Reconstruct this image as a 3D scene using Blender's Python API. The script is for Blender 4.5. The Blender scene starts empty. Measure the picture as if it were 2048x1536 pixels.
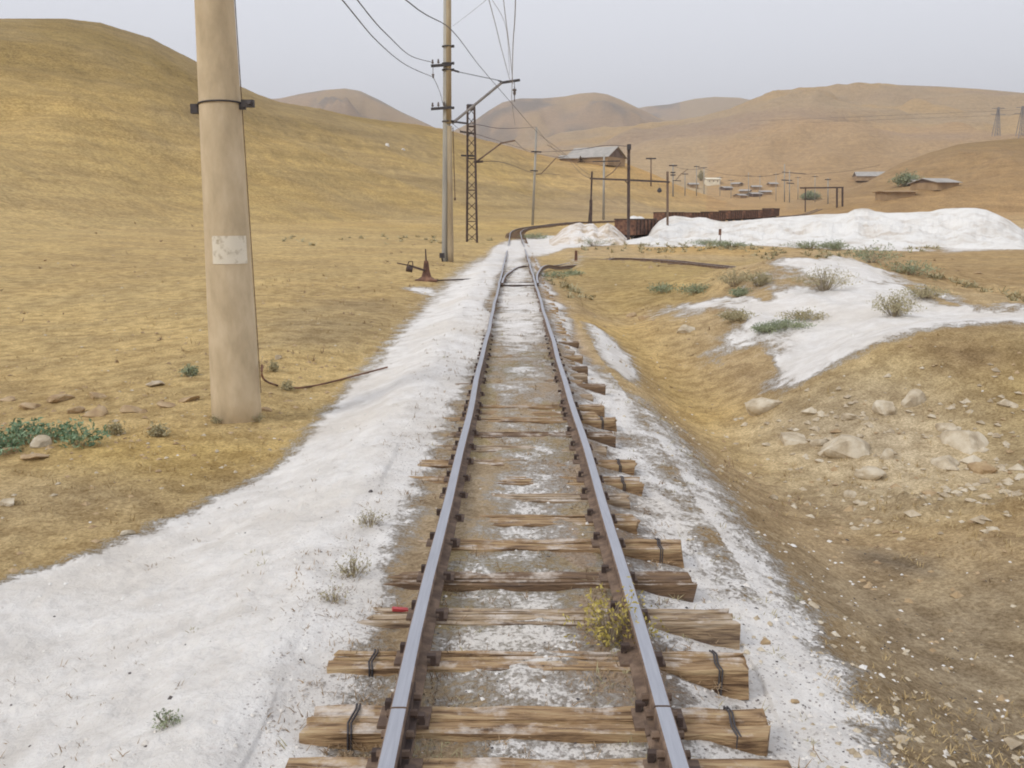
import bpy, bmesh, math, random
import numpy as np
from mathutils import Vector, Matrix, Euler

random.seed(7)
rng = np.random.default_rng(7)
SC = bpy.context.scene
COL = SC.collection
R = math.radians

# ------------------------------------------------------------------ camera
FPX, CX, CY = 1850.0, 1024.0, 768.0          # focal length and centre in pixels of a 2048 wide frame
CAMZ = 1.72
PITCH = math.atan(335.0 / FPX)
YAW = 6.0 / FPX
cam_d = bpy.data.cameras.new('camera')
cam_d.sensor_width = 36.0
cam_d.lens = 36.0 * FPX / 2048.0
cam_d.clip_start = 0.05
cam_d.clip_end = 20000
cam = bpy.data.objects.new('camera', cam_d)
COL.objects.link(cam)
cam.location = (0, 0, CAMZ)
cam.rotation_euler = (math.pi / 2 - PITCH, 0, YAW)
SC.camera = cam

# ------------------------------------------------------------------ world, sun, exposure
SUN_EL, SUN_AZ = R(42), R(-125)              # azimuth from +Y towards +X: the sun is behind left
w = bpy.data.worlds.new('World')
SC.world = w
w.use_nodes = True
nt = w.node_tree
nt.nodes.clear()
wo = nt.nodes.new('ShaderNodeOutputWorld')
bg = nt.nodes.new('ShaderNodeBackground')
sky = nt.nodes.new('ShaderNodeTexSky')
sky.sky_type = 'NISHITA'
sky.sun_disc = False
sky.sun_elevation = SUN_EL
sky.sun_rotation = SUN_AZ
sky.dust_density = 4.0
hsv = nt.nodes.new('ShaderNodeHueSaturation')
hsv.inputs['Saturation'].default_value = 0.35
mixw = nt.nodes.new('ShaderNodeMixRGB')
mixw.inputs['Fac'].default_value = 0.87
mixw.inputs['Color2'].default_value = (9.2, 9.5, 10.35, 1)     # thin high overcast veil
nt.links.new(sky.outputs[0], hsv.inputs['Color'])
nt.links.new(hsv.outputs[0], mixw.inputs['Color1'])
nt.links.new(mixw.outputs[0], bg.inputs['Color'])
bg.inputs['Strength'].default_value = 0.1
nt.links.new(bg.outputs[0], wo.inputs['Surface'])

sl = bpy.data.lights.new('sun', 'SUN')
sl.energy = 1.35
sl.angle = R(16)
sl.color = (1.0, 0.95, 0.88)
so = bpy.data.objects.new('sun', sl)
COL.objects.link(so)
sd = Vector((math.sin(SUN_AZ) * math.cos(SUN_EL), math.cos(SUN_AZ) * math.cos(SUN_EL), math.sin(SUN_EL)))
so.rotation_euler = sd.to_track_quat('Z', 'Y').to_euler()
so.location = (-20, -20, 40)

SC.view_settings.view_transform = 'Standard'
SC.view_settings.look = 'None'
SC.view_settings.exposure = 0.16
SC.view_settings.gamma = 1.0
SC.render.engine = 'CYCLES'
SC.cycles.filter_width = 1.9            # a soft compact-camera lens

# ------------------------------------------------------------------ pixel rays
CAMR = Euler(cam.rotation_euler).to_matrix()
CAMP = Vector((0, 0, CAMZ))
def ray(px, py):
    return CAMR @ Vector(((px - CX) / FPX, (CY - py) / FPX, -1.0))
def at(px, py, D):
    """point seen at pixel (px,py) at forward distance D (world y)"""
    d = ray(px, py)
    return CAMP + d * (D / d.y)
def azel(px, py):
    d = ray(px, py)
    return math.atan2(d.x, d.y), d.z / math.hypot(d.x, d.y)

# ------------------------------------------------------------------ numpy noise
def _hash(ix, iy, seed):
    h = (ix * 374761393 + iy * 668265263 + seed * 1274126177) & 0xffffffff
    h = ((h ^ (h >> 13)) * 1274126177) & 0xffffffff
    return ((h ^ (h >> 16)) & 0xffff) / 65535.0
def vnoise(x, y, seed=0):
    x = np.asarray(x, float); y = np.asarray(y, float)
    ix = np.floor(x).astype(np.int64); iy = np.floor(y).astype(np.int64)
    fx = x - ix; fy = y - iy
    fx = fx * fx * fx * (fx * (fx * 6 - 15) + 10); fy = fy * fy * fy * (fy * (fy * 6 - 15) + 10)
    a = _hash(ix, iy, seed); b = _hash(ix + 1, iy, seed); c = _hash(ix, iy + 1, seed); d = _hash(ix + 1, iy + 1, seed)
    return (a + (b - a) * fx) * (1 - fy) + (c + (d - c) * fx) * fy
def fbm(x, y, octv=4, seed=0, gain=0.5):
    s = 0; amp = 1; tot = 0
    ca, sa = math.cos(0.6), math.sin(0.6)
    for o in range(octv):
        s = s + amp * vnoise(x, y, seed + o * 17); tot += amp; amp *= gain
        x, y = (x * ca - y * sa) * 2.03 + 5.1, (x * sa + y * ca) * 2.03 + 9.7
    return s / tot - 0.5                     # -0.5 .. 0.5
def sstep(a, b, x):
    t = np.clip((x - a) / (b - a), 0, 1)
    return t * t * (3 - 2 * t)

# ------------------------------------------------------------------ the lie of the land
XC = 0.0625                                    # track centre
GAUGE = 0.946                                 # rail centre to rail centre
def PX(px, py, D):
    p = at(px, py, D); return (p.x, p.y, p.z)
CTRL = [
    # ditch right of the track
    (2.3, 1, -.45), (2.8, 3, -.55), (2.8, 5, -.66), (2.85, 7, -.8), (2.85, 9.3, -.93), (2.9, 11.7, -.93), (2.7, 15.5, -.82), (2.7, 20.8, -.66),
    (2.8, 28, -.38), (3, 36, -.18), (3, 50, -.12),
    # rocky bank right of the ditch
    (4.2, 4, -.5), (7, 4, -.3), (3.5, 6.3, -.58), (5.5, 6.3, -.35), (8, 7, -.05),
    PX(2048, 900, 9.2), PX(1750, 900, 9.7), PX(1560, 790, 12), PX(1700, 720, 12), PX(1850, 668, 12), PX(2048, 652, 12), (9.5, 12.5, .42),
    PX(2048, 760, 10.6), PX(1850, 780, 10.8),
    # white spoil mound
    PX(1500, 780, 13.3), PX(1700, 640, 15.5), PX(1550, 640, 16.5), PX(2048, 632, 14.6), PX(2048, 608, 18), PX(1850, 570, 21), PX(1780, 538, 23),
    PX(1700, 512, 25), PX(1620, 512, 25), PX(1540, 522, 24), PX(1440, 580, 21.5), PX(1330, 632, 19.5), PX(1600, 580, 20),
    (12, 19, -.15), (14, 24, -.12), (7, 29, -.1), (9.5, 31, -.12), (13, 31, -.1), (5, 29, -.22),
    (6, 40, -.15), (12, 45, -.12), (22, 40, -.1), (30, 60, -.05), (10, 60, -.1), (25, 25, -.1), (20, 90, -.05), (45, 95, .1),
    # left field
    (-2.9, 1, -.36), (-2.8, 4, -.36), (-2.9, 9.4, -.3), (-6, 6, -.38), (-6, 12, -.32), (-3.4, 15.4, -.08), (-4.2, 16, -.12), (-2.6, 19, -.24), (-2.7, 25, -.17), (-8, 20, -.22),
    (-2.7, 12.3, -.3), (-2.5, 35, -.12), (-16, 20, -.1), (-15, 40, .25), (-6, 40, -.02), (-3, 50, 0), (-3, 62, .05), (-10, 62, .3), (-25, 45, .9), (-8, 90, .5),
    # far curve of the line
    PX(1030, 466, 94), PX(1060, 459, 104), PX(1100, 451, 112), PX(1180, 445, 120), PX(1240, 444, 126), PX(1320, 452, 133), PX(1400, 450, 140),
    PX(1530, 444, 160), PX(1640, 422, 200), PX(1350, 430, 160), PX(1150, 432, 140),
    PX(1850, 418, 170), PX(2048, 418, 150), (80, 60, .3), (-40, 5, .2), (-40, -30, 0), (40, 0, -.2), (40, -30, 0), (0, -40, -.2), (4, -6, -.5), (-4, -6, -.4),
]
_c = np.array(CTRL, float)
def _uv(x, y):
    r = np.sqrt(x * x + y * y) + 1e-6
    # blend of log-polar; smooth everywhere away from the camera foot
    return np.arctan2(x, y) * 1.3, np.log(r + 1.5) * 1.0
_cu, _cv = _uv(_c[:, 0], _c[:, 1])
def _phi(r2):
    return 0.5 * r2 * np.log(r2 + 1e-9)
n = len(_c)
K = _phi((_cu[:, None] - _cu[None]) ** 2 + (_cv[:, None] - _cv[None]) ** 2) + np.eye(n) * 1e-4
Pm = np.column_stack([np.ones(n), _cu, _cv])
A = np.zeros((n + 3, n + 3)); A[:n, :n] = K; A[:n, n:] = Pm; A[n:, :n] = Pm.T
_wt = np.linalg.solve(A, np.concatenate([_c[:, 2], np.zeros(3)]))
def tps(x, y):
    u, v = _uv(x, y)
    s = _wt[n] + _wt[n + 1] * u + _wt[n + 2] * v
    for i in range(n):
        s = s + _wt[i] * _phi((u - _cu[i]) ** 2 + (v - _cv[i]) ** 2)
    return s

def ridge(pts):
    """pts: (px, py, R).  -> arrays az, R, H"""
    a = []
    for px, py, Rr in pts:
        az, sl_ = azel(px, py)
        a.append((az, Rr, CAMZ + sl_ * Rr))
    a = np.array(a)
    return a[:, 0], a[:, 1], a[:, 2]
LAYERS = [
    # points, foot distance fraction, power, back slope length fraction, fold amplitude
    (ridge([(-2500, 150, 200), (-900, 30, 170), (-300, 25, 165), (0, 37, 170), (130, 37, 175), (200, 45, 180), (300, 75, 185), (390, 121, 192), (480, 172, 200), (520, 190, 203), (560, 204, 206),
            (640, 217, 215), (700, 231, 222), (760, 240, 228), (830, 248, 236), (890, 258, 244), (950, 275, 250), (1010, 290, 255), (1055, 303, 260), (1110, 316, 266),
            (1180, 322, 275), (1250, 326, 285), (1300, 345, 292), (1360, 372, 300), (1430, 396, 300), (1500, 418, 300), (1600, 440, 300)]), .36, 1.25, .9, 1.0),
    (ridge([(1500, 440, 330), (1600, 415, 320), (1660, 396, 315), (1720, 372, 310), (1800, 327, 310), (1860, 305, 310), (1920, 288, 310), (1990, 280, 312), (2048, 276, 315), (2200, 262, 320),
            (2600, 260, 330), (3600, 300, 330)]), .62, 1.0, .8, 1.0),
    (ridge([(700, 330, 1000), (900, 300, 1000), (1060, 292, 1000), (1120, 268, 1000), (1200, 258, 1000), (1300, 250, 1000), (1400, 238, 1000), (1460, 222, 1000), (1510, 200, 1000), (1545, 186, 1000), (1600, 178, 1000),
            (1660, 172, 1000), (1720, 169, 1000), (1800, 170, 1000), (1880, 173, 1000), (1960, 178, 1000), (2048, 186, 1000), (2300, 200, 1000), (2900, 240, 1000)]), .42, 1.0, .8, 1.0),
    (ridge([(100, 330, 1400), (430, 215, 1400), (500, 200, 1400), (560, 196, 1400), (600, 187, 1400), (650, 179, 1400), (690, 176, 1400), (720, 181, 1400), (760, 200, 1400), (800, 222, 1400), (850, 245, 1400),
            (885, 262, 1400), (905, 262, 1400), (950, 240, 1400), (975, 222, 1400), (1005, 204, 1400), (1040, 196, 1400), (1085, 196, 1400), (1130, 192, 1400), (1160, 186, 1400), (1190, 184, 1400), (1215, 188, 1400), (1245, 200, 1400),
            (1290, 222, 1400), (1340, 246, 1400), (1400, 270, 1400), (1600, 330, 1400)]), .7, 1.0, .6, 1.0),
    (ridge([(800, 330, 2300), (1150, 260, 2300), (1250, 222, 2300), (1290, 213, 2300), (1340, 208, 2300), (1390, 197, 2300), (1430, 193, 2300), (1480, 195, 2300), (1520, 203, 2300), (1580, 230, 2300), (1800, 320, 2300)]), .8, 1.0, .6, 1.0),
]
def base_far(r):
    return np.where(r < 190, 1.6, 1.6 + (np.minimum(r, 600) - 190) * .030)
def fold(x, y, L, seed):
    """ridged folds of eroded hills"""
    wx = x + 0.35 * L * fbm(x / L, y / L, 3, seed + 3); wy = y + 0.35 * L * fbm(x / L + 7, y / L + 3, 3, seed + 5)
    a = 1 - np.abs(fbm(wx / L, wy / L, 4, seed, .55)) * 4
    return a
def ground(x, y, fine=True):
    x = np.asarray(x, float); y = np.asarray(y, float)
    r = np.sqrt(x * x + y * y); az = np.arctan2(x, y)
    z = tps(x, y)
    # soft undulation of the fields
    am = sstep(2.2, 5, np.abs(x - XC))
    z = z + am * (fbm(x / 3.1, y / 3.1, 4, 11) * .16 + fbm(x / 14, y / 14, 3, 12) * .35 * sstep(15, 50, r))
    # track corridor
    xr = x - XC
    cr = -.165 + .022 * (fbm(x * 3, y * 3, 3, 5)) * 1.5
    cl = np.interp(xr, [-3.0, -2.4, -1.9, -1.4, -1.05, -.8, -.6, .55, .68, .82, 1.0, 1.5, 2.0, 2.6],
                   [-.34, -.28, -.19, -.125, -.105, -.125, -.148, -.150, -.19, -.225, -.25, -.30, -.42, -.60])
    cl = cl - .05 * (.5 * (1 - sstep(3.25, 3.6, y)) + .5 * (1 - sstep(3.9, 4.3, y))) * sstep(-1.15, -.9, xr) * (1 - sstep(-.6, -.5, xr))
    fill = np.interp(y, [4, 6, 8.5, 11, 14, 60], [.004, .008, .016, .028, .040, .044])
    cl = cl + fill * (1 - sstep(.5, 1.0, xr)) * sstep(-1.6, -1.1, xr) + .035 * sstep(12, 15, y) * sstep(.5, .8, xr) * (1 - sstep(1.3, 1.7, xr))
    lump = fbm(x * 1.1, y * .55, 4, 21) * .09 * sstep(.85, 1.5, -xr) + fbm(x * 1.3, y * .6, 4, 22) * .12 * sstep(1.0, 1.5, xr)
    corr = cl + lump + .024 * fbm(x * 3.2, y * 3.2, 3, 5) * 2 + .028 * fbm(x * 1.2, y * 1.6, 2, 6) * 2 * (np.abs(xr) < 1)
    wc = (1 - sstep(1.1, 2.9, np.abs(xr))) * (1 - sstep(66, 84, y)) * (1 - sstep(40, 60, -y))
    z = z * (1 - wc) + corr * wc
    # the dust crossing over the line
    cpy = 52 + 0.9 * np.maximum(x, 0)
    z = z + np.exp(-((y - cpy) / 5.0) ** 2) * (.16 * sstep(-3, -1, x) * (1 - sstep(-.35, .3, x)) + .11 * sstep(-.35, .3, x) * (1 - sstep(5, 8, x)))
    wf = sstep(140, 215, r)
    z = z * (1 - wf) + base_far(r) * wf
    # hills
    for i, ((laz, lR, lH), f0, pw, bk, fa) in enumerate(LAYERS):
        az0 = laz[0]; az1 = laz[-1]
        Rr = np.interp(az, laz, lR); H = np.interp(az, laz, lH)
        edge = sstep(az0 - .5, az0, az) * (1 - sstep(az1, az1 + .5, az))
        R0 = Rr * f0
        if i == 0:
            R0 = np.interp(az, [-1.2, -.5, -.25, 0, .15, .3], [.28, .33, .42, .55, .64, .8]) * Rr
        s = (r - R0) / (Rr - R0)
        b = np.where(r < 190, z, base_far(r)) if i > 0 else np.where(r < 190, z, base_far(np.minimum(r, 300)))
        up = np.clip(s, 0, 1)
        if i == 0: prof = .45 * up + .55 * sstep(0, 1, up) * (.55 + .45 * up)
        else: prof = .62 * up + .38 * np.sin(up * math.pi / 2)
        back = np.clip((r - Rr) / (Rr * bk), 0, 1)
        prof = prof * (1 - sstep(0, 1, back) * .8)
        L = [38, 45, 150, 170, 260][i]
        env = np.clip(up * (1 - up) * 4, 0, 1) * (s > 0) * (r < Rr * 1.05) * (1 - sstep(.6, .93, up))
        fo = fold(x, y, L, 40 + i * 7)
        amp = [.10, .16, .20, .30, .2][i]
        hh = (H - b) * edge
        add = np.where(hh > 0, hh * (prof + amp * (fo - .6) * env), 0)
        zz = np.where(s > 0, b + add, -50)
        k = np.maximum(.3, .01 * r)
        d = np.clip((zz - z) / k, -1, 1)
        z = np.where(zz > z + k, zz, np.where(zz < z - k, z, (z + zz) / 2 + (zz - z) * d * .5 * .5 + k * .0 + np.abs(zz - z) * .25))
        z = np.maximum(z, np.where(s > 0, zz, z))
    mb = sstep(3.0, 4.2, x) * (1 - sstep(12, 15, x)) * sstep(12.5, 14.5, y) * (1 - sstep(25, 29, y))
    z = z + mb * (fbm(x / 1.5, y / 2.2, 4, 231, .55) * .42 - np.abs(fbm(x / 2.2 + y / 5, y / 4, 3, 237)) * .35 + .06)
    if fine:
        # clods and ripples; fades out under the track
        g = .35 + .65 * sstep(.8, 1.3, np.abs(xr))
        z = z + g * (fbm(x * 4, y * 4, 4, 31, .6) * .05 + fbm(x * 17, y * 17, 3, 33, .6) * .018 * (r < 40))
        rock = sstep(2.8, 3.6, x) * (1 - sstep(9, 12, r)) * sstep(3, 5, y)
        z = z + rock * np.maximum(fbm(x * 2.2, y * 2.2, 4, 36, .6), 0) * .34
    return z
def gz(x, y):
    return float(ground(np.array([x]), np.array([y]))[0])
_rs = np.exp(np.linspace(math.log(1.5), math.log(2600), 1500))
def G(px, py):
    """where the ray of a pixel first meets the land"""
    d = ray(px, py); d = d / math.hypot(d.x, d.y)
    zz = ground(d.x * _rs, d.y * _rs)
    rz = CAMZ + d.z * _rs
    hit = np.nonzero(rz < zz)[0]
    if len(hit) == 0: i = len(_rs) - 1; return Vector((d.x * 2500, d.y * 2500, zz[i]))
    i = max(hit[0], 1)
    a = (rz[i - 1] - zz[i - 1]); b = (rz[i] - zz[i]); t = a / (a - b + 1e-12)
    rr = _rs[i - 1] + (_rs[i] - _rs[i - 1]) * t
    return Vector((d.x * rr, d.y * rr, float(zz[i - 1] + (zz[i] - zz[i - 1]) * t)))
def gl(p):
    r = math.hypot(p[0], p[1]); return (math.atan2(p[0], p[1]), math.log(r))

# ------------------------------------------------------------------ objects: helpers
def tag(o, label=None, cat=None, group=None, kind=None):
    if label: o['label'] = label
    if cat: o['category'] = cat
    if group: o['group'] = group
    if kind: o['kind'] = kind
    return o
def empty(name, loc, rz=0):
    o = bpy.data.objects.new(name, None); COL.objects.link(o)
    o.location = loc; o.rotation_euler = (0, 0, rz); o.empty_display_size = .2
    return o
class MB:
    def __init__(s): s.v = []; s.f = []; s.m = []
    def add(s, vs, fs, mi=0):
        o = len(s.v); s.v.extend([tuple(v) for v in vs]); s.f.extend([tuple(i + o for i in f) for f in fs]); s.m.extend([mi] * len(fs))
    def box(s, c, d, M=None, mi=0, taper=1.0):
        hx, hy, hz = d[0] / 2, d[1] / 2, d[2] / 2
        vs = []
        for z in (-1, 1):
            t = taper if z > 0 else 1
            for x, y in ((-1, -1), (1, -1), (1, 1), (-1, 1)):
                p = Vector((x * hx * t, y * hy * t, z * hz))
                if M is not None: p = M @ p
                vs.append(p + Vector(c))
        s.add(vs, [(3, 2, 1, 0), (4, 5, 6, 7), (0, 1, 5, 4), (1, 2, 6, 5), (2, 3, 7, 6), (3, 0, 4, 7)], mi)
    def bar(s, a, b, wx, wz=None, mi=0):
        a = Vector(a); b = Vector(b); d = b - a; wz = wz or wx
        M = d.to_track_quat('Y', 'Z').to_matrix()
        s.box((a + b) / 2, (wx, d.length, wz), M, mi)
    def tube(s, pts, rad, seg=8, mi=0, cap=True):
        pts = [Vector(p) for p in pts]; n = len(pts)
        if not hasattr(rad, '__len__'): rad = [rad] * n
        rings = []
        up = Vector((0, 0, 1))
        for i, p in enumerate(pts):
            d = (pts[min(i + 1, n - 1)] - pts[max(i - 1, 0)]).normalized()
            a = d.cross(up)
            if a.length < 1e-3: a = d.cross(Vector((1, 0, 0)))
            a.normalize(); b = d.cross(a)
            rings.append([p + (a * math.cos(k * 2 * math.pi / seg) + b * math.sin(k * 2 * math.pi / seg)) * rad[i] for k in range(seg)])
        vs = [v for r_ in rings for v in r_]
        fs = []
        for i in range(n - 1):
            for k in range(seg):
                fs.append((i * seg + k, i * seg + (k + 1) % seg, (i + 1) * seg + (k + 1) % seg, (i + 1) * seg + k))
        if cap:
            fs.append(tuple(range(seg - 1, -1, -1))); fs.append(tuple((n - 1) * seg + k for k in range(seg)))
        s.add(vs, fs, mi)
    def lathe(s, prof, c=(0, 0, 0), seg=16, mi=0):
        s.tube_z([(r_, z) for r_, z in prof], c, seg, mi)
    def tube_z(s, prof, c, seg, mi):
        vs = []; n = len(prof)
        for r_, z in prof:
            for k in range(seg):
                a = k * 2 * math.pi / seg
                vs.append((c[0] + r_ * math.cos(a), c[1] + r_ * math.sin(a), c[2] + z))
        fs = [(i * seg + k, i * seg + (k + 1) % seg, (i + 1) * seg + (k + 1) % seg, (i + 1) * seg + k) for i in range(n - 1) for k in range(seg)]
        fs.append(tuple(range(seg - 1, -1, -1))); fs.append(tuple((n - 1) * seg + k for k in range(seg)))
        s.add(vs, fs, mi)
    def build(s, name, mats, parent=None, smooth=False):
        me = bpy.data.meshes.new(name)
        me.from_pydata(s.v, [], s.f)
        if not isinstance(mats, (list, tuple)): mats = [mats]
        for m in mats: me.materials.append(m)
        if len(mats) > 1: me.polygons.foreach_set('material_index', s.m)
        if smooth: me.polygons.foreach_set('use_smooth', [True] * len(s.f))
        me.update()
        o = bpy.data.objects.new(name, me); COL.objects.link(o)
        if parent: o.parent = parent
        return o

# ------------------------------------------------------------------ materials
def mat(name, col, col2=None, scale=5, rough=.85, metal=0, stretch=(1, 1, 1), bump=.3, bdist=.01, detail=6, col3=None, lo=.38, hi=.62):
    m = bpy.data.materials.new(name); m.use_nodes = True
    N = m.node_tree.nodes; Lk = m.node_tree.links
    b = N['Principled BSDF']
    tc = N.new('ShaderNodeTexCoord'); mp = N.new('ShaderNodeMapping')
    mp.inputs['Scale'].default_value = stretch
    Lk.new(tc.outputs['Object'], mp.inputs['Vector'])
    nz = N.new('ShaderNodeTexNoise'); nz.inputs['Scale'].default_value = scale; nz.inputs['Detail'].default_value = detail
    nz.inputs['Roughness'].default_value = .62
    Lk.new(mp.outputs[0], nz.inputs['Vector'])
    cr = N.new('ShaderNodeValToRGB')
    cr.color_ramp.elements[0].position = lo; cr.color_ramp.elements[1].position = hi
    cr.color_ramp.elements[0].color = (*col, 1); cr.color_ramp.elements[1].color = (*(col2 or col), 1)
    if col3:
        e = cr.color_ramp.elements.new((lo + hi) / 2); e.color = (*col3, 1)
    Lk.new(nz.outputs['Fac'], cr.inputs['Fac'])
    Lk.new(cr.outputs[0], b.inputs['Base Color'])
    b.inputs['Roughness'].default_value = rough; b.inputs['Metallic'].default_value = metal
    if bump:
        bp = N.new('ShaderNodeBump'); bp.inputs['Strength'].default_value = bump; bp.inputs['Distance'].default_value = bdist
        nz2 = N.new('ShaderNodeTexNoise'); nz2.inputs['Scale'].default_value = scale * 2.3; nz2.inputs['Detail'].default_value = 5
        Lk.new(mp.outputs[0], nz2.inputs['Vector']); Lk.new(nz2.outputs['Fac'], bp.inputs['Height']); Lk.new(bp.outputs[0], b.inputs['Normal'])
    return m
M = {}
M['concrete'] = mat('weathered_concrete', (.41, .325, .21), (.66, .54, .375), 5, .92, stretch=(1, 1, .45), bump=.7, bdist=.02, col3=(.55, .44, .29), lo=.26, hi=.74, detail=12)
M['concrete_grey'] = mat('grey_concrete', (.31, .30, .27), (.42, .40, .35), 2, .9, stretch=(1, 1, .2))
M['concrete_brown'] = mat('brown_concrete', (.31, .235, .14), (.41, .33, .22), 2, .9, stretch=(1, 1, .25))
M['paint'] = mat('worn_white_paint', (.46, .39, .28), (.74, .68, .56), 15, .9, bump=.1, lo=.30, hi=.48)
M['wood'] = mat('weathered_wood', (.10, .055, .028), (.47, .34, .19), 9, .95, stretch=(.35, 3.2, 3.2), bump=.9, bdist=.02, col3=(.34, .22, .115), lo=.36, hi=.64)
M['wood2'] = mat('grey_wood', (.12, .08, .055), (.50, .41, .31), 9, .95, stretch=(.35, 3.2, 3.2), bump=.9, bdist=.02, col3=(.36, .26, .16), lo=.36, hi=.64)
M['wood_dark'] = mat('dark_wood', (.06, .04, .03), (.25, .165, .09), 9, .95, stretch=(.35, 3, 3), bump=.8, bdist=.02, col3=(.17, .105, .06), lo=.3, hi=.68)
M['rust'] = mat('brown_rust', (.115, .075, .055), (.24, .165, .115), 14, .85, bump=.4, bdist=.004, col3=(.17, .115, .08))
M['rust_red'] = mat('red_rust', (.085, .045, .033), (.25, .13, .08), 3, .9, bump=.3, col3=(.16, .08, .052))
M['rust_dark'] = mat('dark_rust', (.045, .03, .027), (.11, .075, .06), 6, .85, bump=.3)
M['steel'] = mat('polished_rail_head', (.36, .37, .41), (.46, .47, .51), 6, .38, .6, stretch=(14, .5, 1), bump=.15, bdist=.002, col3=(.41, .42, .46), lo=.3, hi=.7)
M['iron'] = mat('dark_iron', (.05, .045, .05), (.09, .08, .08), 8, .7, .3)
M['tube'] = mat('grey_painted_tube', (.20, .19, .19), (.28, .26, .25), 6, .7)
M['wire'] = mat('wire', (.055, .045, .05), (.08, .065, .07), 3, .7, .2, bump=0)
M['wire_pale'] = mat('pale_wire', (.32, .31, .34), (.40, .38, .42), 3, .7, .2, bump=0)
M['ceramic'] = mat('insulator_glaze', (.10, .085, .08), (.17, .13, .11), 8, .35, bump=0)
M['roof'] = mat('faded_sheet_roof', (.33, .31, .28), (.43, .40, .36), .6, .8, bump=0)
M['wall'] = mat('mud_wall', (.30, .20, .11), (.40, .28, .16), .5, .95, bump=0)
M['wall_dark'] = mat('dark_gable_boards', (.13, .09, .07), (.2, .14, .11), .6, .95, bump=0)  # dark boards of gables, windows and some hut walls
M['white_wall'] = mat('whitewash', (.72, .66, .5), (.82, .77, .62), .5, .9, bump=0)
M['rock'] = mat('pale_rock', (.36, .29, .20), (.60, .53, .41), 5, .95, bump=.8, bdist=.03, col3=(.50, .42, .30))
M['rock_tan'] = mat('tan_rock', (.33, .225, .125), (.47, .345, .21), 5, .95, bump=.8, bdist=.03, col3=(.41, .295, .165))
M['rock_dark'] = mat('dark_stone', (.06, .055, .055), (.12, .10, .09), 8, .8)
M['powder'] = mat('white_powder', (.55, .49, .42), (.75, .73, .69), .5, .95, bump=.8, bdist=.12, col3=(.68, .65, .60), lo=.34, hi=.56)
M['powder_dirty'] = mat('dirty_powder', (.47, .37, .26), (.76, .72, .67), .9, .95, bump=.8, bdist=.12, col3=(.66, .58, .49), lo=.38, hi=.58)
M['grass'] = mat('dry_straw', (.38, .27, .125), (.52, .40, .21), 3, .9, bump=0)
M['grass_brown'] = mat('brown_litter', (.21, .14, .08), (.38, .27, .16), 3, .9, bump=0)
M['grass_grey'] = mat('grey_dead_stems', (.22, .175, .12), (.36, .30, .21), 3, .9, bump=0)
M['green'] = mat('dusty_green_leaves', (.21, .25, .15), (.33, .36, .22), 2, .8, bump=0)
M['olive'] = mat('olive_leaves', (.33, .295, .165), (.46, .40, .24), 2, .85, bump=0)
M['leafgreen'] = mat('blue_green_leaves', (.14, .23, .13), (.25, .34, .20), 2, .8, bump=0)
M['yellowgreen'] = mat('yellow_green_leaves', (.34, .27, .05), (.52, .42, .12), 20, .8, bump=0)
M['red'] = mat('faded_red_plastic', (.45, .04, .05), (.6, .09, .09), 8, .5, bump=0)

# ------------------------------------------------------------------ the ground sheet
FINE = np.linspace(R(-37), R(37), 640)
coarse = np.linspace(R(37), R(360 - 37), 74)[1:-1]
AZ = np.concatenate([FINE, coarse])
r1 = 1.0 / np.linspace(1 / 1.9, 1 / 60.0, 620)
r2 = np.exp(np.linspace(math.log(60.0), math.log(5200.0), 330))[1:]
RR = np.concatenate([r1, r2])
nA, nR = len(AZ), len(RR)
aa, rr = np.meshgrid(AZ, RR)
gx = rr * np.sin(aa); gy = rr * np.cos(aa)
zz_ = ground(gx.ravel(), gy.ravel())
V = np.column_stack([gx.ravel(), gy.ravel(), zz_])
V = np.vstack([V, [0, 0, -.17]])
idx = np.arange(nA * nR).reshape(nR, nA)
q = np.stack([idx[:-1, :], np.roll(idx, -1, 1)[:-1, :], np.roll(idx, -1, 1)[1:, :], idx[1:, :]], -1).reshape(-1, 4)
q = q[:, ::-1]
tri = np.stack([idx[0], np.roll(idx[0], -1), np.full(nA, nA * nR)], -1)
me = bpy.data.meshes.new('ground')
me.vertices.add(len(V)); me.vertices.foreach_set('co', V.ravel())
nq, ntr = len(q), len(tri)
me.loops.add(nq * 4 + ntr * 3)
me.loops.foreach_set('vertex_index', np.concatenate([q.ravel(), tri.ravel()]).astype(np.int32))
me.polygons.add(nq + ntr)
me.polygons.foreach_set('loop_start', np.concatenate([np.arange(nq) * 4, nq * 4 + np.arange(ntr) * 3]).astype(np.int32))
me.update(calc_edges=True); me.validate()
me.polygons.foreach_set('use_smooth', np.ones(nq + ntr, bool))

vx, vy, vz = V[:, 0], V[:, 1], V[:, 2]
vr = np.sqrt(vx * vx + vy * vy) + 1e-6
VA, VL = np.arctan2(vx, vy), np.log(np.maximum(vr, .5))
def sdf(poly, A_, L_):
    """signed distance (positive inside) to a land polygon, in units of relative distance"""
    P = np.array(poly); n_ = len(P)
    d = np.full(A_.shape, 1e9); ins = np.zeros(A_.shape, bool)
    for i in range(n_):
        ax, ay = P[i]; bx, by = P[(i + 1) % n_]
        ex, ey = bx - ax, by - ay
        t = np.clip(((A_ - ax) * ex + (L_ - ay) * ey) / (ex * ex + ey * ey + 1e-12), 0, 1)
        d = np.minimum(d, np.hypot(A_ - ax - ex * t, L_ - ay - ey * t))
        c = ((ay > L_) != (by > L_)) & (A_ < (bx - ax) * (L_ - ay) / (by - ay + 1e-12) + ax)
        ins ^= c
    return np.where(ins, d, -d)
def land(pxpoly):
    return [gl(G(*p)) for p in pxpoly]
def poly_w(poly, soft):
    return np.clip(.5 + sdf(land(poly), VA, VL) / soft / 2, 0, 1)
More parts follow.
